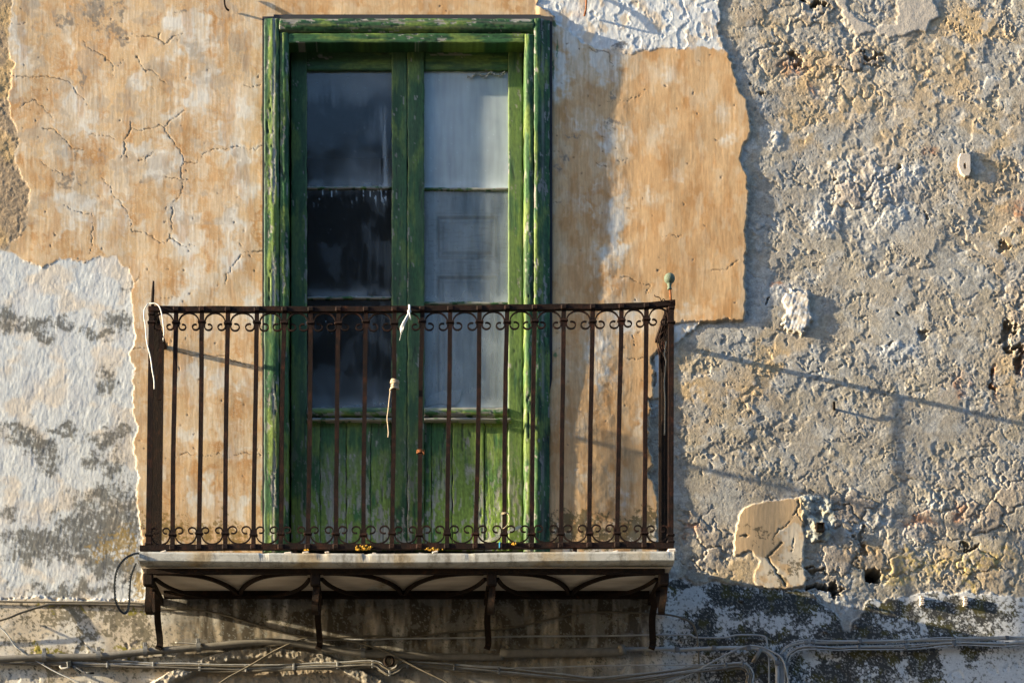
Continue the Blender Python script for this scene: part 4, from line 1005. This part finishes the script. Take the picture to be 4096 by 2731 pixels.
def build_railing():
    r = empty('balcony_railing', 'rusty brown wrought-iron railing of thin square bars with curled scrolls', 'railing', W(1640, 2192, RD))
    # rails, bumped where the bars pass through
    n = 160
    tp = [W(x, top_y(x) + .8 * math.sin(x / 37.0), RD) for x in np.linspace(594, 2700, n)]
    mb = MB(); mb.bar(tp, .034, .0255)
    for x in TOPX: mb.box(W(x, top_y(x), RD + .004), (.033, .036, .027), 0, .006)
    mb.build('top_rail', M['iron'], r)
    bp = [W(x, bot_y(x) + .8 * math.sin(x / 41.0), RD) for x in np.linspace(560, 2694, n)]
    mb = MB(); mb.bar(bp, .034, .027)
    for x in BOTX: mb.box(W(x, bot_y(x), RD + .004), (.033, .036, .029), 0, .006)
    mb.build('bottom_rail', M['iron'], r)
    for xt, xb in zip(TOPX, BOTX):
        mb = MB(); p = []; bow = random.uniform(-3.5, 3.5); ph = random.uniform(2.4, 4.2)
        for i in range(9):
            t = i / 8; p.append(W(xt + (xb - xt) * t + bow * math.sin(t * ph) * min(1, 4 * t, 4 * (1 - t)) + (random.uniform(-.8, .8) if 0 < i < 8 else 0), top_y(xt) + 8 + (bot_y(xb) - top_y(xt) - 16) * t, RD))
        mb.bar(p, .021, .0215); bar = mb.build('baluster', M['iron'], r)
        mb = MB(); mb.box(W(xt - .4, 1291 + random.uniform(-4, 4) - (1239 - top_y(xt)) * .6, RD), (.041, .034, .0115), random.uniform(-.05, .05), .003); mb.build('collar', M['iron'], bar)
        mb = MB(); mb.box(W(xb + .3, 2137 + random.uniform(-4, 4), RD), (.041, .034, .0115), random.uniform(-.05, .05), .003); mb.build('collar', M['iron'], bar)
    xs = [PXL] + TOPX + [PXR]; xb = [PXL - 12] + BOTX + [PXR - 2]
    for a, b in zip(xs[:-1], xs[1:]):
        y = (top_y(a) + top_y(b)) / 2
        mb = MB(); mb.bar([W(p[0], p[1], RD + .004) for p in cscroll(a, b, y + 53, y + 14)], .014, .0062, (0, 1, 0)); mb.build('scroll', M['iron'], r)
    for a, b in zip(xb[:-1], xb[1:]):
        y = (bot_y(a) + bot_y(b)) / 2
        mb = MB(); mb.bar([W(p[0], p[1], RD + .004) for p in cscroll(a, b, y - 51, y - 13, -1)], .014, .0062, (0, 1, 0)); mb.build('scroll', M['iron'], r)
    # corner posts, side rails and side bars
    for side in (0, 1):
        xt, xbm = (PXL, 595) if side == 0 else (PXR, 2682)
        T = W(xt, top_y(xt), RD); B = W(xbm, bot_y(xbm), RD)
        mb = MB(); mb.bar([W(xt, top_y(xt) + 8, RD), W((xt + xbm) / 2, 1700, RD), W(xbm, bot_y(xbm) - 6, RD)], .027, .027)
        post = mb.build('corner_post', M['iron'], r)
        mb = MB(); mb.box(W(xt, top_y(xt) + 20, RD), (.036, .036, .020), 0, .006); mb.box(W(xbm, bot_y(xbm) - 16, RD), (.040, .036, .018), 0, .006)
        mb.box(W(xt, 1291, RD), (.042, .036, .011), 0, .003); mb.box(W(xbm, 2140, RD), (.040, .036, .011), 0, .003); mb.build('collar', M['iron'], post)
        xw = T[0]; xw2 = B[0]
        mb = MB(); mb.bar([(xw, 0.02, T[2]), (xw, -.3, T[2] + .003), (xw, -RD, T[2])], .028, .020); mb.build('side_top_rail', M['iron'], r)
        mb = MB(); zs = Z_TOP + .016; mb.bar([(xw2, 0.02, zs), (xw2, -RD + .03, zs)], .028, .036); mb.build('side_bottom_rail', M['iron'], r)
        for k in range(4 - side):
            d = (.10 + k * .125) if side == 0 else (.16 + k * .13)
            mb = MB(); mb.bar([(xw, -d, T[2] - .01), (xw2, -d, B[2] + .01)], .0065 if side == 0 else .009, .021); mb.build('side_baluster', M['irondark'], r)
        if side == 1:
            mb = MB(); mb.bar([(xw2, -.01, Z_TOP + .045), (xw2, -RD + .05, Z_TOP + .045)], .090, .012, (0, 0, 1)); mb.build('shadow_plate', M['irondark'], r)  # plate added to cast a shadow over the right lower plaster
    # the left post ends in a bare spike, the right one keeps its ball
    mb = MB(); mb.tube([W(610, 1236, RD), W(610, 1200, RD), W(612, 1160, RD), W(614, 1124, RD)], .0072, 8, [1.15, 1.1, 1.05, .6]); mb.build('spike', M['irondark'], r)
    mb = MB(); mb.tube([W(2684, 1212, RD), W(2682, 1180, RD), W(2680, 1154, RD)], .0055, 8); fr = mb.build('finial_rod', M['orangerust'], r)
    c = W(2678, 1114, RD); R = .0275
    pr = [(.001, -.056), (.0115, -.055), (.0125, -.050), (.009, -.046), (.009, -.036), (.011, -.030), (.0115, -.0265)] + [(R * math.sin(a), -R * math.cos(a)) for a in np.linspace(.45, math.pi, 14)]
    mb = MB(); mb.lathe(c, pr, 24); mb.build('ball_finial', M['verdigris'], r)
    # feet that carry the bottom rail on the slab
    mb = MB()
    for x in (600, 1180, 1740, 2300, 2672):
        p = W(x, bot_y(x), RD); mb.box((p[0], p[1], (p[2] + Z_TOP) / 2 - .004), (.02, .02, p[2] - Z_TOP + .012))
    mb.build('foot', M['iron'], r)
    return r
build_railing()

# ------------------------------------------------------------------ small things tied or left on the railing
def line_thing(name, pts, r, mat, label, cat, d=None, n=8, k=6, group=None):
    P = [W(p[0], p[1], p[2] if len(p) > 2 else d) for p in pts]
    mb = MB(); mb.tube(smooth_path(P, n), r, k)
    o = mb.build(name, M[mat], None, P[0])
    return tag(o, label, cat, group)

line_thing('string', [(652, 1366, .60), (656, 1330, .63), (653, 1300, .632), (648, 1262, .632), (640, 1232, .63), (628, 1217, .625), (612, 1213, .622), (594, 1216, .615), (588, 1220, .63), (577, 1240, .635), (576, 1270, .635), (581, 1300, .632), (584, 1340, .63), (588, 1372, .63), (602, 1430, .63), (609, 1480, .632), (616, 1520, .63), (617, 1556, .63)], .0030, 'string', 'thin white string looped over the left corner of the rusty railing', 'string', n=6)
mb = MB()
kx = W(1637, 1240, RD + .024)
mb.tube([W(1637, 1222, .60), W(1638, 1228, .628), W(1637, 1250, .628), W(1636, 1256, .60)], .006, 8)
mb.lathe((kx[0], kx[1], kx[2] - .008), [(.001, -.010), (.008, -.006), (.010, 0), (.008, .007), (.001, .011)], 10)
rb = random.Random(3)
for i in range(9):
    dx = rb.uniform(-8, 7); ln = rb.uniform(.6, 1)
    mb.tube(smooth_path([W(1636 + dx * .3, 1252, .63), W(1632 + dx * .8 - 8 * ln, 1252 + 30 * ln, .632 + rb.uniform(-.004, .004)), W(1624 + dx - 14 * ln, 1252 + 60 * ln, .63), W(1616 + dx * .6 - 8 * ln, 1255 + 82 * ln, .632)], 4), .0028, 5, None)
mb.tube(smooth_path([W(1637, 1250, .63), W(1640, 1264, .634), W(1643, 1280, .63)], 4), .003, 5)
mb.tube(smooth_path([W(1606, 1325, .632), W(1602, 1345, .632), W(1598, 1362, .632)], 4), .0010, 5)
tag(mb.build('ribbon', M['string'], None, W(1637, 1240, RD)), 'frayed white ribbon knotted round the middle of the top rail', 'ribbon')

mb = MB()
bx = 1576
for i, y in enumerate([1522, 1527, 1532, 1540, 1548, 1553]):
    rr = 12 + (i % 3)
    c = W(bx - (y - 1240) / 950 * 10 + 6, y, RD)
    mb.tube([(c[0] + rr / PXM * math.cos(a) * 1.12, c[1] + rr / PXM * math.sin(a) * 1.25, c[2] + .003 * math.sin(a * 2 + i)) for a in np.linspace(0, 2 * math.pi, 15)], .0036, 6)
c = W(bx - 2, 1540, RD + .022); mb.lathe(c, [(.001, -.010), (.008, -.006), (.0105, 0), (.008, .007), (.001, .010)], 10)
mb.tube(smooth_path([W(1591, 1552, .622), W(1575, 1549, .632), W(1562, 1556, .626), W(1560, 1562, .62)], 5), .0038, 6)
mb.tube(smooth_path([W(1562, 1560, .622), W(1557, 1600, .624), W(1553, 1640, .62), W(1549, 1672, .622), W(1552, 1705, .622), W(1554, 1730, .62), W(1552, 1749, .62)], 6), .0034, 6)
tag(mb.build('cord', M['rope'], None, W(bx, 1540, RD)), 'pale tan cord wound round a baluster with one long end hanging', 'cord')

mb = MB()
for i, y in enumerate([1801, 1805, 1809, 1812]):
    c = W(1682, y, RD)
    mb.tube([(c[0] + .0185 * math.cos(a), c[1] + .0185 * math.sin(a), c[2] + .002 * math.sin(a + i)) for a in np.linspace(0, 2 * math.pi, 13)], .0022, 5)
mb.tube([W(1690, 1806, .622), W(1697, 1812, .626), W(1695, 1818, .622)], .002, 5); mb.tube([W(1673, 1806, .622), W(1668, 1803, .626)], .002, 5)
tag(mb.build('wire_tie', M['orangerust'], None, W(1682, 1806, RD)), 'orange rusty wire tie twisted round a baluster before the door joint', 'wire')

mb = MB()
for i, y in enumerate([2051, 2055]):
    c = W(2021, y, RD)
    mb.tube([(c[0] + .0175 * math.cos(a), c[1] + .0175 * math.sin(a), c[2] + .002 * math.sin(a + i)) for a in np.linspace(0, 2 * math.pi, 13)], .0016, 5)
mb.tube(smooth_path([W(2030, 2054, .622), W(2037, 2068, .625), W(2034, 2090, .622), W(2022, 2106, .624), W(2012, 2114, .62)], 5), .0018, 5)
tag(mb.build('wire_tie', M['rope'], None, W(2021, 2053, RD)), 'thin brown wire curling down from a baluster in front of the sunlit door leaf', 'wire')

line_thing('wire_tie', [(2693, 1200, .612), (2690, 1206, .625), (2678, 1204, .622), (2664, 1204, .62), (2654, 1196, .62), (2645, 1203, .625), (2640, 1192, .62), (2630, 1187, .62), (2622, 1186, .624), (2617, 1180, .62)], .0022, 'irondark', 'dark twisted wire end poking sideways beneath the green ball finial', 'wire')
mb = MB(); rb = random.Random(5)
for i in range(9):
    x = 2636 + i * 3.4
    mb.tube(smooth_path([W(2664 + rb.uniform(-6, 8), 1235 + rb.uniform(0, 40), .50), W(x + 8 + rb.uniform(-6, 6), 1310, .46), W(x - 4 + rb.uniform(-6, 6), 1370 + rb.uniform(-10, 10), .44), W(x + 6 + rb.uniform(-4, 4), 1430 + rb.uniform(-20, 60), .46)], 5), rb.uniform(.002, .0045), 5)
for i in range(5):
    y = 1330 + i * 24; mb.tube(smooth_path([W(2640, y + 10, .48), W(2655, y - 5, .50), W(2672, y - 16, .48)], 4), .0022, 5)
tag(mb.build('wire_bundle', M['iron'], None, W(2655, 1330, .47)), 'tangled bundle of rusty wires lashed to the right side of the railing', 'wire')
line_thing('string', [(2664, 1366, .52), (2660, 1395, .53), (2657, 1420, .53), (2663, 1445, .53), (2660, 1480, .53), (2657, 1540, .53), (2660, 1610, .53), (2659, 1680, .53), (2658, 1740, .53)], .0034, 'rope', 'pale cord hanging down inside the right corner of the railing', 'cord')
mb = MB(); rb = random.Random(8); PTS = [(628, 1240), (638, 1290), (645, 1330), (652, 1360), (650, 1420), (646, 1500), (640, 1600)]
for j in range(2):
    mb.bar([W(x - 6 - 9 * j + rb.uniform(-2, 2), y, .42 - j * .08) for x, y in PTS], .012, .020)
tag(mb.build('wooden_slat', M['iron'], None, W(640, 1600, .40)), 'split brown slat wedged upright beside the left corner post', 'slat')

# lichen tufts, blue scrap, stick, mortar crumbs, loop of toothed belt
def tuft(cx, cy, w, h, n, label, dd=RD + .02):
    mb = MB(); rb = random.Random(int(cx))
    for i in range(n):
        x = cx + rb.gauss(0, w / 2.6); y = cy + abs(rb.gauss(0, h / 2.2)) * -1
        c = W(x, y, dd + rb.uniform(-.01, .006)); r = rb.uniform(.0028, .0062)
        mb.lathe(c, [(r * .05, -r), (r * .8, -r * .5), (r, .1 * r), (r * .65, r * .7), (r * .05, r)], 6)
    return tag(mb.build('lichen', M['lichen'], None, W(cx, cy, dd)), label, 'lichen', 'lichen tufts on the bottom rail')
tuft(1458, 2198, 44, 20, 70, 'largest orange lichen tuft on the bottom rail left of the door joint')
tuft(1728, 2199, 40, 7, 26, 'thin flat streak of orange lichen on the bottom rail under the door joint')
tuft(1226, 2199, 14, 5, 9, 'tiny orange lichen speck at the left end of the glazed door above the slab')
tuft(2054, 2177, 14, 9, 14, 'small yellow lichen tuft on the bottom rail beside the blue scrap')
line_thing('plastic_scrap', [(2001, 2168, .622), (1998, 2174, .624), (1999, 2182, .624), (1998, 2190, .622)], .0036, 'blue', 'tiny blue plastic scrap caught on the bottom rail', 'scrap', n=4)
mb = MB(); mb.bar(smooth_path([W(1905, 2182, .10), W(1985, 2150, .11), (W(2045, 2122, .11)), W(2085, 2105, .10)], 5), .012, .016)
tag(mb.build('stick', M['twig'], None, W(1905, 2182, .10)), 'weathered greenish stick leaning behind the bottom of the railing', 'stick')
mb = MB(); rb = random.Random(12)
for i in range(46):
    x = rb.uniform(570, 2660) if i > 22 else rb.uniform(2280, 2680)
    s = rb.uniform(.006, .018); c = W(x, 2204, rb.uniform(.56, .645))
    mb.box((c[0], c[1], Z_TOP + s * .22), (s * 2.2, s * 1.4, s * .7), rb.uniform(-.3, .3), s * .2)
tag(mb.build('mortar_crumbs', M['ceramic'], None, W(2400, 2204, .6)), 'loose pale mortar crumbs along the top edge of the slab', 'rubble crumbs', None, 'stuff')
mb = MB(); c = W(2686, 2203, .62); mb.box((c[0], c[1], Z_TOP + .010), (.045, .05, .022), .04, .006)
tag(mb.build('tile_fragment', M['ceramic'], None, (c[0], c[1], Z_TOP)), 'small tan tile fragment on the right end of the slab', 'tile')

LOOP = [(640, 2209, .60), (595, 2209, .61), (560, 2211, .64), (530, 2217, .67), (502, 2232, .69), (480, 2256, .70), (466, 2284, .705), (458, 2334, .705), (460, 2390, .70), (468, 2420, .695), (480, 2441, .69), (497, 2453, .68), (511, 2442, .67), (517, 2410, .66), (519, 2370, .655), (523, 2313, .65), (531, 2284, .65), (545, 2252, .645), (562, 2230, .62), (572, 2222, .55)]
mb = MB(); LP = smooth_path([W(*p) for p in LOOP[:18]], 8)
mb.bar(LP, .012, .0075, (0, 1, 0))
for i in range(14, len(LP) - 12, 2):
    a, b = Vector(LP[i]), Vector(LP[i + 1]); t = (b - a).normalized(); nrm = Vector((t.z, 0, -t.x))
    q = a - nrm * .0050; mb.box(tuple(q), (.0042, .011, .0042), math.atan2(t.z, t.x))
tag(mb.build('toothed_belt', M['black'], None, W(497, 2453, .68)), 'black toothed rubber belt hanging as a loop off the left end of the slab', 'belt')

# ------------------------------------------------------------------ iron in the wall and small wall fittings
line_thing('iron_hook', [(886, -40, .03), (896, -5, .05), (899, 20, .055), (906, 36, .05), (914, 42, .01)], .0055, 'irondark', 'bent rusty iron hook in the ochre plaster above the door', 'hook')
line_thing('iron_hook', [(2343, -30, .01), (2345, 0, .035), (2344, 35, .045), (2340, 55, .045), (2338, 63, .01)], .0058, 'orangerust', 'rusty iron peg in the flaking white plaster right of the door', 'hook')
mb = MB(); h = wall_h(3335, 1630)
mb.tube([W(3337, 1638, h - .02), W(3336, 1632, h + .035), W(3336, 1606, h + .045)], .007, 8)
tag(mb.build('iron_peg', M['irondark'], None, W(3336, 1630, h)), 'short rusty iron peg sticking out of the bare rubble', 'peg')
# pale fitting with a slot
h = wall_h(3855, 662); mb = MB(); c = W(3856, 662, h + .008)
hw, hh, dp = .032, .060, .012
ol = [(-.6, 1), (.35, 1.02), (1, .92), (1.02, -.6), (.75, -1), (.1, -1.02), (-.55, -.75), (-1, -.1), (-.95, .6)]
sl_ = [(-.15, .18), (.30, .18), (.30, -.1), (.22, -.42), (-.18, -.42)]
n = len(ol)
def fit_pt(p, d): return (c[0] + p[0] * hw, c[1] - d, c[2] + p[1] * hh)
inner = [(p[0] * .93, p[1] * .95) for p in ol]
mb.v = [fit_pt(p, -.03) for p in ol] + [fit_pt(p, dp * .7) for p in ol] + [fit_pt(p, dp) for p in inner]
for i in range(n):
    j = (i + 1) % n
    mb.f += [(i, j, n + j, n + i), (n + i, n + j, 2 * n + j, 2 * n + i)]; mb.sm += [False, False]
# front face ring around the slot
k0 = len(mb.v); ns = 9
slot = [(.06 + .26 * math.cos(math.atan2(p[1], p[0])), -.12 + .30 * math.sin(math.atan2(p[1], p[0]))) for p in ol]
mb.v += [fit_pt(p, dp) for p in slot] + [fit_pt(p, dp - .02) for p in slot]
for i in range(n):
    j = (i + 1) % n
    mb.f += [(2 * n + i, 2 * n + j, k0 + j, k0 + i), (k0 + i, k0 + j, k0 + n + j, k0 + n + i)]; mb.sm += [False, False]
mb.f.append(tuple(k0 + n + i for i in range(n))); mb.sm.append(False)
ft = mb.build('wall_fitting', M['ceramic'], None, W(3856, 662, h))
tag(ft, 'pale ceramic fitting with a slot fixed high on the bare rubble', 'fitting')
mb = MB(); mb.tube([W(3852, 625, h + .01), W(3852, 606, h + .012), W(3850, 596, h + .012)], .007, 8); mb.build('pin', M['conduit'], ft)
# square pipe stub
h = wall_h(3240, 2140); mb = MB(); p = W(3279, 2110, 0)
o_, i_ = .0205, .0150
for s, (a, d0, d1) in enumerate([(o_, -.06, .026), (i_, -.06, .026)]):
    b0 = len(mb.v)
    for d in (d0, d1):
        for (x, z) in ((-1, -1.15), (1, -1.15), (1, 1.15), (-1, 1.15)): mb.v.append((p[0] + x * a, -d, p[2] + z * a))
    for k in range(4): mb.f.append((b0 + k, b0 + (k + 1) % 4, b0 + 4 + (k + 1) % 4, b0 + 4 + k)); mb.sm.append(False)
for k in range(4): mb.f.append((4 + k, 4 + (k + 1) % 4, 12 + (k + 1) % 4, 12 + k)); mb.sm.append(False)
mb.f.append((8, 9, 10, 11)); mb.sm.append(False)
tag(mb.build('pipe_stub', M['irondark'], None, p), 'square rusty pipe stub in a grey cement patch beside the plaster island', 'pipe')

# ------------------------------------------------------------------ cables along the foot of the wall
def cable(name, pts, r, mat, label, d=.012, cat='cable', group=None, jig=0.0):
    P = []
    for p in pts:
        dd = p[2] if len(p) > 2 else max(d + r, wall_h(p[0], p[1]) + r + .003)
        P.append(W(p[0], p[1], dd))
    mb = MB(); mb.tube(smooth_path(P, 6), r, 8)
    return tag(mb.build(name, M[mat], None, P[0]), label, cat, group)

cable('wall_cable', [(-300, 2402), (0, 2404), (70, 2406), (240, 2407), (430, 2408), (560, 2412), (590, 2420), (650, 2436), (787, 2438), (900, 2459), (951, 2474), (1049, 2504), (1138, 2529), (1240, 2549), (1308, 2551), (1474, 2542), (1623, 2549), (1800, 2527), (1949, 2519), (2055, 2508), (2225, 2470), (2310, 2451), (2438, 2447), (2604, 2452), (2693, 2461), (2757, 2483), (2782, 2517), (2795, 2610), (2800, 2900)], .0052, 'cabletan', 'long tan cable running level at left then sagging under the balcony')
cable('wall_cable', [(1219, 2553, .03), (1325, 2557), (1474, 2557), (1580, 2553), (1900, 2549), (2072, 2544), (2416, 2542), (2604, 2538), (2754, 2538), (2786, 2548), (2898, 2548), (2950, 2538), (3048, 2541), (3066, 2559), (3069, 2592), (3076, 2653), (3076, 2900)], .0050, 'cable', 'thin grey cable running under the balcony then bending down at right')
cable('wall_cable', [(-300, 2560), (0, 2480, .06), (85, 2449, .05), (170, 2423, .03), (221, 2415), (383, 2416), (600, 2422)], .0062, 'cabletan', 'tan cable rising from the left edge to join the long level one')
cable('wall_cable', [(-160, 2420, .06), (0, 2508, .07), (64, 2585, .06), (136, 2636, .04), (179, 2661, .035), (234, 2691, .04), (319, 2731, .05), (520, 2840, .05)], .0034, 'cable', 'thin loose wire slanting down across the lower left corner')
cable('wall_cable', [(800, 2790, .04), (900, 2716, .05), (955, 2685, .05), (1006, 2657, .05), (1091, 2606, .05), (1172, 2568, .045), (1219, 2553, .04), (1278, 2551, .035), (1389, 2561, .04), (1474, 2580, .045), (1563, 2612, .05), (1614, 2640, .05), (1687, 2678, .05), (1750, 2708, .05), (1793, 2731, .05), (1900, 2800, .04)], .0048, 'cabletan', 'slack cable arching over the main bundle below the balcony')
cable('wall_cable', [(1740, 2659, .03), (1817, 2661, .03), (2034, 2670, .035), (2395, 2661, .04), (2600, 2658, .04), (2800, 2658, .035), (2898, 2657, .03), (2990, 2660, .02)], .0036, 'cable', 'thin straight cable stretched above the sagging bundle under the balcony')
cable('wall_cable', [(2600, 2760, .03), (2670, 2731, .03), (2754, 2699, .03), (2838, 2653, .035), (2926, 2606, .035), (2987, 2583, .035), (3048, 2587, .035), (3108, 2615, .035), (3136, 2648, .035), (3155, 2731, .03), (3175, 2850, .03)], .0052, 'cable', 'grey cable climbing diagonally then curving down beside the conduit')
cable('wall_cable', [(700, 2568), (760, 2572), (830, 2575), (900, 2572), (990, 2560)], .0035, 'cablewhite', 'short pale wire just above the conduit near the left bracket')

def clips(parent, pts, w, hgt, mat='clip', dd=.03):
    for (x, y) in pts:
        mb = MB(); c = W(x, y, dd); mb.box(c, (w, .022, hgt), random.uniform(-.08, .08), .003)
        mb.build('clip', M[mat], parent)

def conduit():
    pts = [(-300, 2650), (55, 2632), (187, 2627), (383, 2625), (553, 2608), (808, 2587), (1006, 2568), (1113, 2566), (1240, 2580), (1368, 2602), (1538, 2617), (1750, 2625), (1900, 2626), (2013, 2625)]
    t = empty('conduit', 'thick grey conduit pipe clipped along the wall above the bundled cables', 'pipe', W(553, 2608, .02))
    mb = MB(); mb.tube(smooth_path([W(x, y, .012 + .0185 + max(0, wall_h(x, y))) for x, y in pts], 8), .0185, 12); mb.build('pipe', M['conduit'], t)
    for (x, y) in [(178, 2627), (396, 2622), (583, 2604), (795, 2588), (1452, 2610)]:
        mb = MB(); d = .012 + .0185 + max(0, wall_h(x, y))
        ring = [W(x, y, d)]; c = ring[0]
        mb.bar([(c[0], c[1] + .026 * math.cos(a), c[2] + .024 * math.sin(a)) for a in np.linspace(.5, 2 * math.pi - .5, 14)], .004, .022)
        mb.box((c[0] - .004, c[1] + .012, c[2] + .034), (.020, .016, .030), .1, .002)
        mb.build('clamp', M['clip'], t)
    pts = [(2000, 2612), (2200, 2610), (2440, 2606), (2490, 2597)]
    t2 = empty('conduit', 'thick dusty pipe section in the shade below the right half of the balcony', 'pipe', W(2200, 2610, .02))
    mb = MB(); mb.tube(smooth_path([W(x, y, .036) for x, y in pts], 6), .024, 12); mb.build('pipe', M['conduit'], t2)
    mb = MB(); mb.tube([W(2474, 2601, .036), W(2500, 2595, .036)], .0275, 12); mb.build('socket', M['conduit'], t2)
    pts = [(2490, 2595), (2642, 2594), (2712, 2597), (2842, 2592), (2996, 2590), (3057, 2601), (3094, 2627), (3108, 2663), (3109, 2731), (3110, 2900)]
    t3 = empty('conduit', 'slim grey conduit leaving the right bracket and bending down at the cable corner', 'pipe', W(2842, 2592, .02))
    mb = MB(); mb.tube(smooth_path([W(x, y, .026) for x, y in pts], 8), .0105, 12); mb.build('pipe', M['cable'], t3)
    clips(t3, [(2708, 2597), (2855, 2592), (2993, 2590), (3107, 2650)], .026, .028)
    mb = MB(); P = [W(3043, 2594, .030), W(3028, 2622, .038), W(3012, 2648, .030)]
    mb.tube(P, .0115, 10); tag(mb.build('pipe_offcut', M['conduit'], None, P[0]), 'short bare pipe piece slanting down from the slim conduit', 'pipe')
conduit()

def bundle(label, center, n, sp, r, mats, clip_pts, d=.022, cw=.022, ch=.05, group=None, vert=False):
    t = empty('cable_bundle', label, 'cable bundle', W(center[0][0], center[0][1], d), group)
    C = np.array(smooth_path(center, 5)); rb = random.Random(int(center[1][0]))
    T = np.gradient(C, axis=0); T /= np.linalg.norm(T, axis=1)[:, None] + 1e-9
    Nn = np.stack([-T[:, 1], T[:, 0]], 1)
    for k in range(n):
        off = (k - (n - 1) / 2) * sp
        ph = rb.uniform(0, 9); am = sp * .42
        P = []
        for i, (c, nn) in enumerate(zip(C, Nn)):
            o = off + am * math.sin(c[0] / 90 + ph) * .7 + am * .5 * math.sin(c[1] / 37 + c[0] / 41 + ph * 2)
            P.append(W(c[0] + nn[0] * o, c[1] + nn[1] * o, d + (.004 if k % 2 else 0) + .003 * math.sin(c[0] / 120 + ph)))
        mb = MB(); mb.tube(P, r, 7); mb.build('cable', M[mats[k % len(mats)]], t)
    for (x, y, a) in clip_pts:
        mb = MB(); c = W(x, y, d + .001)
        w, h = (cw, ch) if a == 0 else ((ch, cw) if a == 1 else (cw, ch))
        mb.box(c, (w, .016, h * .92), (0 if a in (0, 1) else a) + random.uniform(-.06, .06), .003); mb.build('clip', M['clip'], t)
    return t
bundle('main bundle of grey cables crossing the arch and sagging under the balcony', [(-300, 2630), (0, 2642), (170, 2645), (430, 2652), (620, 2661), (800, 2668), (985, 2672), (1176, 2666), (1351, 2661), (1491, 2655), (1530, 2672), (1559, 2687), (1590, 2676), (1627, 2655), (1814, 2668), (1996, 2682), (2225, 2704), (2374, 2719), (2523, 2712), (2740, 2683), (2903, 2664), (2960, 2660), (2988, 2672), (3000, 2699), (2996, 2731), (2990, 2850)],
       5, 6.2, .0048, ['cable', 'cabletan', 'cable', 'conduit', 'cabletan'], [(6, 2640, 0), (175, 2646, 0), (430, 2655, 0), (614, 2660, 0), (800, 2668, 0), (985, 2672, 0), (1176, 2666, 0), (1351, 2661, 0), (1491, 2656, 0), (1559, 2688, 0), (1630, 2657, 0), (1817, 2668, 0), (1996, 2682, 0), (2903, 2664, 0), (2970, 2660, 0), (2997, 2694, 1)], d=.03, cw=.014, ch=.042)
bundle('upper pair of neat grey cable runs bending level along the right wall', [(3124, 2850), (3126, 2731), (3124, 2662), (3130, 2611), (3160, 2583), (3211, 2567), (3299, 2566), (3440, 2564), (3622, 2562), (3815, 2555), (4027, 2550), (4096, 2550), (4500, 2548)], 3, 5.0, .0037, ['cable', 'cablewhite', 'cable'], [(3127, 2620, 1), (3225, 2567, 0), (3251, 2566, 0), (3440, 2564, 0), (3622, 2562, 0), (3815, 2555, 0), (4027, 2550, 0)], d=.020, cw=.020, ch=.026)
bundle('lower grey cable run just beneath the upper one along the right wall', [(3142, 2850), (3143, 2731), (3143, 2653), (3159, 2615), (3201, 2592), (3253, 2589), (3346, 2594), (3435, 2588), (3622, 2588), (3815, 2574), (4027, 2576), (4096, 2571), (4500, 2570)], 4, 5.0, .0037, ['cable', 'cablewhite', 'cabletan', 'cable'], [(3138, 2636, 1), (3147, 2655, 1), (3246, 2590, 0), (3262, 2590, 0), (3435, 2588, 0), (3622, 2588, 0), (3815, 2574, 0), (4027, 2576, 0)], d=.020, cw=.020, ch=.030)

# cable eye, connector and wall clips
mb = MB(); c = W(1556, 2643, .05)
mb.tube([(c[0] + .022 * math.cos(a), c[1] + .004 * math.sin(a), c[2] + .026 * math.sin(a)) for a in np.linspace(0, 2 * math.pi, 20)], .0075, 8)
mb.tube([(c[0] + .004, .0, c[2] + .05), (c[0] + .003, c[1], c[2] + .03)], .007, 8)
tag(mb.build('anchor_ring', M['irondark'], None, (c[0], 0, c[2] + .05)), 'dark iron ring holding up the dip of the main cable bundle', 'ring')
t = empty('cable_connector', 'small black taped splice with two cut ends on the cable bundle at left', 'connector', W(279, 2650, .04))
mb = MB(); mb.box(W(279, 2656, .044), (.028, .034, .036), .1, .005); mb.build('tape', M['black'], t)
mb = MB(); mb.tube(smooth_path([W(240, 2662, .045), W(248, 2671, .05), (W(268, 2670, .055)), W(285, 2664, .05)], 5), .006, 8); mb.build('loop', M['cablewhite'], t)
mb = MB(); mb.tube(smooth_path([W(290, 2664, .05), W(312, 2672, .055), W(330, 2684, .055), W(345, 2689, .055)], 5), .0042, 8); mb.build('tail', M['clip'], t)
mb = MB(); mb.tube([W(345, 2689, .055), W(360, 2690, .055), W(376, 2691, .055)], .0062, 8); mb.tube(smooth_path([W(294, 2668, .05), W(308, 2680, .052), W(322, 2690, .05)], 4), .0060, 8); mb.build('end_cap', M['black'], t)
for (x, y, nst, lb) in [(3686, 2402, 5, 'ladder of pale clip stubs on the mouldy plaster below the yellow-stained rubble'), (3860, 2404, 5, 'rightmost ladder of pale clip stubs on the mouldy plaster'), (3474, 2424, 1, 'single pale clip left at the notch of the mouldy plaster edge'), (3424, 2499, 2, 'grey twin clip on the black plaster under the rubble notch'), (2965, 2400, 1, 'lone small clip on the mossy plaster beneath the plaster island'), (3303, 2524, 1, 'small grey clip on the black plaster left of the rubble notch')]:
    h = wall_h(x, y); mb = MB()
    for i in range(nst):
        c = W(x + (i % 2) * 3, y + (i - (nst - 1) / 2) * 8.5, h + .010); mb.box(c, (.020, .026, .0085), random.uniform(-.06, .06), .002)
    mb.box(W(x - 2, y, h + .003), (.012, .012, .010 * nst), 0, .002)
    tag(mb.build('wall_clip', M['ceramic' if nst > 2 else 'clip'], None, W(x, y, h)), lb, 'cable clip', 'clips left on the lower plaster')
